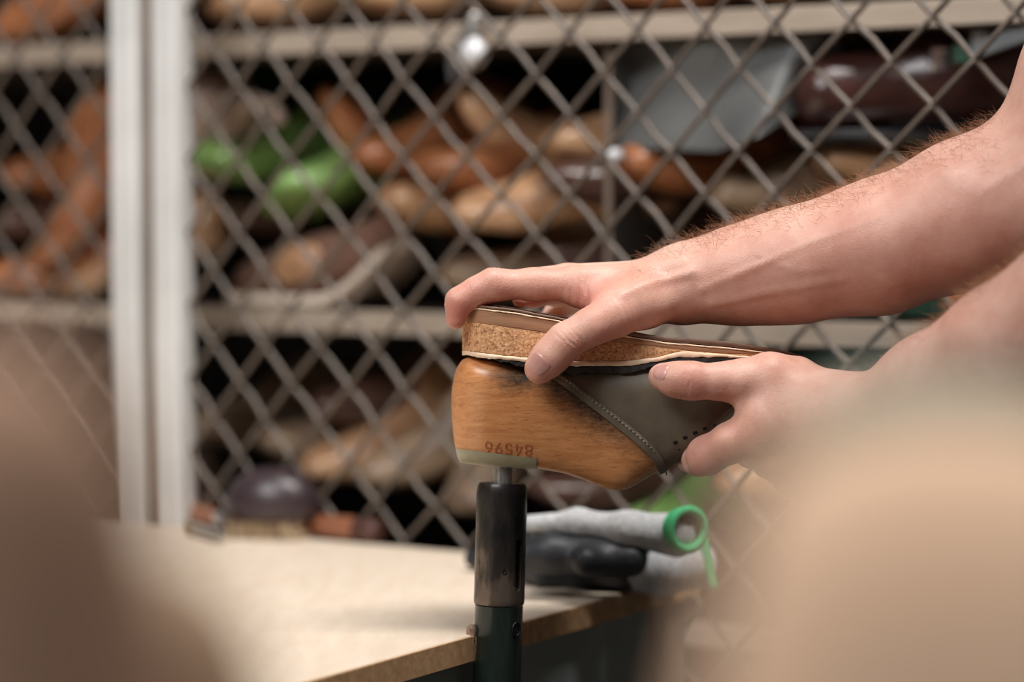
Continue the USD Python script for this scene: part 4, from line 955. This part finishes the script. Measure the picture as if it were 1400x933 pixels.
# ------------------------------------------------------------------ the shoemaker
FZ = 1.495
def J(px, py, dz, r=None):
    Zp = FZ + dz; p = P(px, py, Zp)
    return p if r is None else (p, r * Zp / F)
def person():
    per = thing('person', 'person at right with bare forearms holding the shoe with both hands', 'person')
    R = Body()
    wr = [J(945, 388, .022, 46), J(1020, 377, .018, 50), J(1093, 363, .012, 60), J(1200, 339, .004, 74), J(1329, 293, -.014, 88), J(1448, 252, -.03, 90)]
    wf = [J(945, 386, .046, 44), J(1020, 373, .042, 46), J(1093, 361, .036, 57), J(1200, 337, .026, 66), J(1329, 291, .008, 76), J(1448, 250, -.01, 84)]
    R.chain(wr, .02); R.chain(wf, .02, .03)
    SHR = P(1610, -310, 1.44)
    R.chain([J(1448, 252, -.022, 92), J(1488, 120, -.03, 90), (P(1530, -60, 1.50), 0.044), (SHR, 0.055)], .02, .03)
    # hand: metacarpals
    idx, mid, rng_, pnk = J(785, 389, .018, 24), J(776, 385, .041, 24), J(800, 391, .062, 22), J(818, 402, .080, 20)
    R.add([(*[J(935, 383, .026)], idx[0], J(0, 0, .026, 30)[1], idx[1]), (J(935, 381, .042), mid[0], J(0, 0, .04, 28)[1], mid[1]), (J(935, 386, .055), rng_[0], J(0, 0, .05, 27)[1], rng_[1]), (J(935, 392, .064), pnk[0], J(0, 0, .06, 25)[1], pnk[1])], .010, .018)
    R.add([(J(926, 405, .040), J(850, 418, .050), J(0, 0, 0, 28)[1], J(0, 0, 0, 24)[1]), (J(930, 402, .055), J(862, 420, .066), J(0, 0, 0, 27)[1], J(0, 0, 0, 22)[1])], .01, .012)   # heel of the hand
    R.chain([J(922, 402, .022, 34), J(880, 413, .006, 34), J(838, 432, -.006, 27.5), J(808, 447, -.011, 23.0), J(773, 467, -.0125, 22.5), J(752, 489, -.0115, 22.3), J(737, 505, -.0105, 20)], .008, .012)
    R.add([(J(800, 402, .014), J(850, 412, .004), J(0, 0, 0, 17)[1], J(0, 0, 0, 22)[1])], .006, .014)           # web of the thumb
    R.chain([idx, J(730, 389, .015, 20.5), J(674, 390, .012, 21), J(650, 399, .012, 17.5), J(628, 412, .012, 17), J(623, 437, .012, 13.5)], .006, .004)
    R.chain([mid, J(684, 390, .044, 19), J(655, 402, .056, 15.5), J(652, 402, .066, 13)], .006, .003)
    R.chain([rng_, J(764, 399, .078, 18), J(728, 405, .072, 14), J(711, 411, .064, 10)], .006, .003)
    R.chain([pnk, J(785, 410, .094, 16), J(762, 424, .098, 13), J(750, 434, .094, 11)], .006, .003)
    # tendons and veins
    def skin(b, px, py):
        z = np.linspace(1.25, 1.62, 400); p = EYE + z[:, None] * (P(px, py, 1.0) - EYE)
        d = b.sdf(p, False); k = np.argmax(d < 0) if (d < 0).any() else int(np.argmin(d)); return p[k]
    for pts_, r_, amt in (([(945, 372), (900, 384), (850, 402)], .0035, .0018), ([(930, 358), (860, 366), (800, 372)], .005, .0010), ([(960, 396), (1040, 362), (1110, 332), (1200, 300)], .0028, .0011),
                          ([(975, 415), (1060, 398), (1150, 380)], .0032, .0011), ([(1290, 235), (1340, 262), (1395, 225)], .007, .0014), ([(1040, 350), (1090, 372), (1140, 366)], .0028, .0004)):
        q_ = [skin(R, *a) for a in pts_]
        for a, b in zip(q_[:-1], q_[1:]): R.ridges.append((a, b, r_, amt))
    for c, r, amt in ((J(1140, 320, -.03), .03, .002), (J(1040, 400, -.02), .02, -.0015), (J(1250, 330, -.05), .03, .002), (J(845, 385, -.01), .012, -.0012), (J(915, 380, -.012), .012, -.0036), (J(672, 372, .0), .008, .0010), (J(890, 372, -.0), .012, .0008), (J(1360, 175, -.06), .03, -.004)):
        R.bumps.append((np.asarray(c), r, amt))
    def crease(body, a, b, at, reach, ks, depth=.00055, w=.0006):
        a, b = np.asarray(a), np.asarray(b); ax = (b - a) / np.linalg.norm(b - a)
        for k, dd in ks:
            body.creases.append((at + ax * k, ax, reach, depth * dd, w))
    tA, tB = J(773, 467, -.0125), J(738, 504, -.0105); toward = -FWD
    crease(R, tA, tB, J(778, 463, -.0125) + toward * .010, .0125, ((-.0042, .7), (-.0018, .9), (.0008, 1.3), (.0036, .9)))
    crease(R, J(730, 389, .015), J(674, 390, .012), J(678, 380, .010) , .012, ((-.0035, .7), (-.001, 1), (.002, .8)))
    crease(R, J(674, 390, .012), J(628, 412, .012), J(643, 402, .002), .010, ((-.001, .6), (.0015, .6)), .0004)
    crease(R, J(785, 389, .018), J(674, 390, .012), J(790, 400, .0), .016, ((-.006, .9), (-.002, 1.2), (.003, 1.0), (.007, .7)), .0007, .0010)
    crease(R, J(880, 413, .006), J(808, 447, -.01), J(850, 430, -.014), .018, ((-.004, .5), (.0, .6), (.004, .5)), .0005, .0010)
    Lf = Body()
    Lf.chain([J(1085, 528, -.012, 42), J(1052, 520, -.018, 36), J(1012, 522, -.020, 29), J(985, 522, -.020, 23.5), J(945, 521, -.020, 24), J(922, 519, -.0185, 21.5), J(904, 515, -.0165, 17.5)], .006, .012)
    W0 = J(1168, 578, -.035, 50)
    im, mm_, rm, pm = J(1034, 592, -.022, 29), J(1058, 622, -.012, 29), J(1082, 650, .0, 27), J(1106, 672, .012, 24)
    Lf.add([(J(1140, 552, -.03), im[0], J(0, 0, 0, 36)[1], im[1]), (J(1146, 572, -.026), mm_[0], J(0, 0, 0, 35)[1], mm_[1]), (J(1154, 592, -.018), rm[0], J(0, 0, 0, 33)[1], rm[1]), (J(1160, 608, -.01), pm[0], J(0, 0, 0, 30)[1], pm[1])], .012, .016)
    Lf.add([(J(1085, 545, -.02), J(1046, 572, -.024), J(0, 0, 0, 36)[1], J(0, 0, 0, 29)[1])], .01, .012)
    Lf.chain([im, J(1000, 605, -.018, 26), J(966, 623, -.008, 25), J(955, 629, .012, 20), J(944, 628, .030, 16), J(938, 622, .048, 13.5)], .006, .005)
    Lf.chain([mm_, J(1026, 618, .030, 20), J(1006, 606, .062, 17), J(996, 592, .078, 13)], .006, .003)
    Lf.chain([rm, J(1050, 632, .046, 20), J(1030, 612, .072, 16), J(1020, 596, .084, 13)], .006, .003)
    Lf.chain([pm, J(1080, 656, .05, 18), J(1060, 634, .078, 14), J(1048, 618, .088, 12)], .006, .003)
    EL = P(1526, 392, 1.36); SHL = P(1730, -330, 1.13)
    w0 = W0[0]
    f = lambda t, px, py, r: (w0 * (1 - t) + EL * t + P(700 + px, 466.5 + py, 1.5) - P(700, 466.5, 1.5), r * 1.5 / F)
    Lf.chain([(J(1140, 572, -.03), J(0, 0, 0, 42)[1]), (w0, W0[1] * 0.92), f(.3, 0, 0, 56), f(.6, 0, 4, 74), f(.85, 0, 4, 84), (EL, 88 * 1.36 / F)], .02, .02)
    Lf.chain([(EL, 88 * 1.36 / F), (EL * .6 + SHL * .4, .043), (SHL, .056)], .02, .03)
    for c, r, amt in ((J(1012, 500, -.03), .010, -.0008), (J(1008, 545, -.03), .010, -.0010), (J(945, 502, -.03), .008, .0006), (J(968, 605, -.03), .010, .0010)):
        Lf.bumps.append((np.asarray(c), r, amt))
    crease(Lf, J(985, 522, -.02), J(945, 521, -.02), J(946, 521, -.031), .0125, ((-.0030, .5), (-.0005, .8), (.0018, 1.5), (.0044, .6)))
    crease(Lf, J(1012, 522, -.02), J(985, 522, -.02), J(990, 535, -.028), .012, ((-.004, .5), (-.001, .9), (.002, .6)), .0006, .0009)
    meshes = []
    for b, h in ((R, .00135), (Lf, .0016)):
        m = b.mesh(h); m = on_surface(b, m); meshes.append(m)
    # trunk, head and legs stand out of the frame, to the right
    hip = np.array([0.60, 1.27, 0.90]); chest = np.array([0.56, (SHR[1] + SHL[1]) / 2 + 0.0, 1.24]); SM = (SHR + SHL) / 2
    T = Body()
    T.add([(hip + [0, .07, 0], hip + [0, -.07, 0], .11, .11), (hip, chest, .12, .115), (chest + [0, .07, 0], chest + [0, -.07, 0], .11, .11), (SHR + [0.03, -.02, -.01], SHL + [0.03, .02, -.01], .055, .055)], .06)
    neck = SM + [0.02, 0, 0.05]; headc = SM + [-0.03, 0, 0.20]
    T.add([(SM + [0.03, 0, 0], neck + [-.01, 0, .06], .055, .05)], .03, .03)
    T.add([(headc + [.01, 0, .03], headc + [0.0, 0, .03], .088, .088), (headc + [-.02, 0, -.01], headc + [-.045, 0, -.075], .066, .042), (headc + [-.08, 0, .005], headc + [-.098, 0, -.025], .012, .015)], .03, .02)
    for s in (-1, 1):
        T.add([(headc + [.015, s * .082, .015], headc + [.02, s * .086, -.02], .015, .011)], .01, .006)
        T.chain([(hip + [0, s * .09, -.02], .095), (hip + [-.02, s * .1, -.42], .06), (np.array([hip[0] + .02, hip[1] + s * .1, .09]), .042)], .03, .03)
        T.chain([(np.array([hip[0] + .03, hip[1] + s * .1, .05]), .04), (np.array([hip[0] - .13, hip[1] + s * .12, .035]), .03)], .03, .03)
    tm = on_surface(T, T.mesh(.009))
    allm = cat(meshes + [tm])
    body = obj('body', allm, 'skin', per, smooth=True)
    v = np.array(UsdGeom.Mesh(body).GetPointsAttr().Get())
    red = np.zeros(len(v))
    for c, r, a in ((J(621, 432, .0), .015, 1.0), (J(640, 402, .0), .022, .5), (J(674, 390, .0), .016, .35), (J(773, 467, -.02), .016, .25), (J(738, 512, -.02), .014, .55), (J(800, 410, .0), .016, .7), (J(710, 411, .06), .02, .4), (J(720, 402, .0), .03, .35),
                    (J(945, 530, -.03), .018, .45), (J(905, 525, -.02), .014, .4), (J(990, 540, -.03), .02, .35), (J(965, 625, -.02), .03, .5), (J(1010, 590, -.03), .03, .3), (J(830, 440, -.02), .025, .25),
                    (J(1050, 385, -.02), .05, .3), (J(1150, 350, -.04), .06, .3), (J(910, 378, -.01), .012, .4), (J(1260, 300, -.05), .08, .25)):
        red = np.maximum(red, a * np.exp(-((v - np.asarray(c)) ** 2).sum(1) / (r * r)))
    primvar(body, 'redness', red)
    # nails
    def nail(b, tip, back, facing, ln, wd, name, lab):
        tip, back = np.asarray(tip), np.asarray(back); ax = tip - back; ax /= np.linalg.norm(ax)
        n = np.asarray(facing, float); n -= ax * (n @ ax); n /= np.linalg.norm(n); cr = np.cross(n, ax)
        g = np.linspace(-1, 1, 15); U, Vv = np.meshgrid(g, g, indexing='ij')
        # square to rounded outline
        u2 = U * np.sqrt(np.clip(1 - 0.38 * Vv ** 2, 0, 1)); v2 = Vv * np.sqrt(np.clip(1 - 0.30 * U ** 2, 0, 1))
        p = tip + (u2.ravel() * ln / 2)[:, None] * ax + (v2.ravel() * wd / 2)[:, None] * cr + n * 0.018
        p = p - n * 0.009
        for _ in range(12):
            g3 = np.stack([b.sdf(p + dv, False) - b.sdf(p - dv, False) for dv in np.eye(3) * 2e-4], 1); g3 /= np.linalg.norm(g3, axis=1, keepdims=True) + 1e-12
            p = p - np.clip(b.sdf(p, False) - 0.0003, -.004, .004)[:, None] * 0.8 * g3
        edge = np.maximum(np.abs(U), np.abs(Vv)).ravel()
        p = p - n * (0.0005 * np.clip((edge - 0.8) / 0.2, 0, 1) ** 2)[:, None]
        q = p - n * 0.0006; k = 15; f = []
        i, j = np.meshgrid(np.arange(k - 1), np.arange(k - 1), indexing='ij'); a = (i * k + j).ravel()
        f = [np.stack([a, a + k, a + k + 1], 1), np.stack([a, a + k + 1, a + 1], 1)]
        bq = [ff[:, ::-1] + k * k for ff in f]
        rim = list(range(0, k)) + [k * x + k - 1 for x in range(1, k)] + [k * (k - 1) + x for x in range(k - 2, -1, -1)] + [k * x for x in range(k - 2, 0, -1)]
        rim = np.array(rim); r2 = np.roll(rim, -1)
        side = [np.stack([rim, rim + k * k, r2 + k * k], 1), np.stack([rim, r2 + k * k, r2], 1)]
        m = trimesh.Trimesh(np.vstack([p, q]), np.vstack(f + bq + side), process=False); m.fix_normals()
        obj(name, m, 'nail', per, smooth=35, label=lab)
    nail(R, J(741.5, 500.5, -.0105), J(773, 467, -.0125), -FWD + UP * .25 - RIGHT * .12, .0125, .0142, 'thumb_nail', 'pink thumb nail of the upper hand')
    nail(Lf, J(902, 513.5, -.0165), J(945, 521, -.02), -FWD + UP * .35, .0118, .0125, 'thumb_nail', 'pink thumb nail of the lower hand')
    nail(R, J(614, 432, .012), J(622, 414, .012), -RIGHT - FWD * .25 + UP * .2, .010, .010, 'finger_nail', 'index finger nail')
    # hair on the forearms
    rg = np.random.default_rng(9)
    pts_all, cnt, wid = [], [], []
    for bd, m, box_, num, ax in ((R, meshes[0], (850, 1420), 2400, J(1329, 292, 0) - J(947, 389, 0)), (Lf, meshes[1], (1190, 1440), 1500, EL - w0)):
        ax = ax / np.linalg.norm(ax); c = m.triangles_center; nn = m.face_normals
        z = (c - EYE) @ FWD; px = 700 + ((c - EYE) @ RIGHT) / z * F
        up = nn @ UP
        wgt = m.area_faces * ((px > box_[0]) & (px < box_[1])) * np.clip(up - 0.5, 0, 1) ** 1.0 * np.clip((px - box_[0]) / 150, 0.05, 1)
        sel = rg.choice(len(c), num, p=wgt / wgt.sum())
        for k in sel:
            ln = rg.uniform(.005, .0125); n = nn[k]
            d = -ax * rg.uniform(-0.5, 1.0) * .9 + n * rg.uniform(.25, .8) + rg.normal(0, .3, 3); d /= np.linalg.norm(d)
            b = -ax * .35 + rg.normal(0, .3, 3) - n * .35
            t = np.linspace(0, 1, 4)[:, None]
            pts_all.append(c[k] + ln * (d * t + b * t * t * .6)); cnt.append(4); wid += [.0001, .0001, .00008, .00004]
    bc = UsdGeom.BasisCurves.Define(stage, str(per.GetPath()) + '/arm_hair')
    bc.CreateTypeAttr('linear'); bc.CreatePointsAttr(Vt.Vec3fArray.FromNumpy(np.vstack(pts_all).astype(np.float32))); bc.CreateCurveVertexCountsAttr(cnt); bc.CreateWidthsAttr(wid)
    bc.SetWidthsInterpolation('vertex')
    UsdShade.MaterialBindingAPI.Apply(bc.GetPrim()).Bind(MATS['arm_hair']); tag(bc.GetPrim(), 'reddish brown hair on the forearms', kind='stuff')
    # clothes
    C = Body()
    C.add([(hip + [0, .07, .0], hip + [0, -.07, .0], .118, .118), (hip, chest, .128, .123), (chest + [0, .07, 0], chest + [0, -.07, 0], .118, .118), (SHR + [0.03, -.02, -.01], SHL + [0.03, .02, -.01], .064, .064)], .06)
    for sh, el in ((SHR, P(1530, -60, 1.50)), (SHL, EL * .6 + SHL * .4)):
        C.add([(sh, sh + (el - sh) * .55, .066, .060)], .02, .03)
    cm = on_surface(C, C.mesh(.009))
    obj('shirt', cm, 'shirt_cloth', per, smooth=True)
    Tr = Body(); Tr.add([(hip + [0, .08, -.03], hip + [0, -.08, -.03], .122, .122)], .03)
    for s in (-1, 1): Tr.chain([(hip + [0, s * .09, -.03], .105), (hip + [-.02, s * .1, -.42], .075), (np.array([hip[0] + .02, hip[1] + s * .1, .10]), .06)], .03, .03)
    obj('trousers', Tr.mesh(.01), 'trouser_cloth', per, smooth=True)
    for s in (-1, 1):
        Bt = Body(); Bt.chain([(np.array([hip[0] + .03, hip[1] + s * .1, .055]), .055), (np.array([hip[0] - .13, hip[1] + s * .12, .042]), .042)], .03)
        bm = trimesh.intersections.slice_mesh_plane(Bt.mesh(.008), (0, 0, 1), (0, 0, 0.001), cap=False)
        obj('boot', bm, 'boot_leather', per, smooth=True)
        e = headc + [-.072, s * .03, .022]
        obj('eye', move(trimesh.creation.icosphere(2, .012), frame_matrix(e, (1, 0, 0), (0, 1, 0), (0, 0, 1))), 'eye_white', per, smooth=True)
    Hb = Body(); Hb.add([(headc + [.025, 0, .045], headc + [.02, 0, .05], .088, .088)], .02); Hb.add([(headc + [.06, 0, 0], headc + [.06, 0, -.03], .05, .04)], .02, .03)
    obj('hair', Hb.mesh(.008), 'hair_brown', per, smooth=True)
    obj('mouth', move(trimesh.creation.icosphere(2, 1), frame_matrix(headc + [-.084, 0, -.058], (.008, 0, 0), (0, .022, 0), (0, 0, .006))), 'lip', per, smooth=True)
person()

# ------------------------------------------------------------------ things close to the lens, far out of focus
ft = thing('front_table', 'low wooden table edge in the blurred foreground', 'table', matrix=np.eye(4))
zt_f = BENCH - 0.0
def standing_last(px, py_top, Z, look, label, shape='wide', lean=(0, 0), roll=0.0, scale=1.0):
    top = P(px, py_top, Z)
    d = np.array([lean[0], lean[1], -1.0]); d /= np.linalg.norm(d)
    return last(shape, look, top, d, roll, label, 'lasts standing in the blurred foreground', 'foreground_last', scale)
FZT = EYE[2] - 0.27
for lo_, hi_ in (((-0.16, 0.28, FZT - 0.02), (0.16, 0.66, FZT)),):
    obj('tabletop', box(lo_, hi_, 0.003), 'handle_wood', ft, smooth=False)
for x in (-0.13, 0.13):
    for y in (0.31, 0.63): obj('leg', box((x - 0.02, y - 0.02, 0), (x + 0.02, y + 0.02, FZT - 0.02)), 'handle_wood', ft, smooth=False)
standing_last(1312, 562, 0.42, 'blur_beige', 'large beige last, blurred, in the lower right foreground', 'wide', (0.0, -0.3), 3.1416, 0.985)
standing_last(1290, 500, 0.56, 'blur_green', 'grey green blurred last behind the beige one at lower right', 'wide', (0.0, 0.0), 1.6, 0.946)
standing_last(-50, 450, 0.40, 'blur_brown', 'brown blurred last in the lower left foreground', 'slim', (0.0, 0.0), 1.5, 0.988)
standing_last(200, 765, 0.53, 'blur_tan', 'greyish tan blurred last, shorter, at the bottom left', 'slim', (0.0, 0.0), 1.6, 0.765)
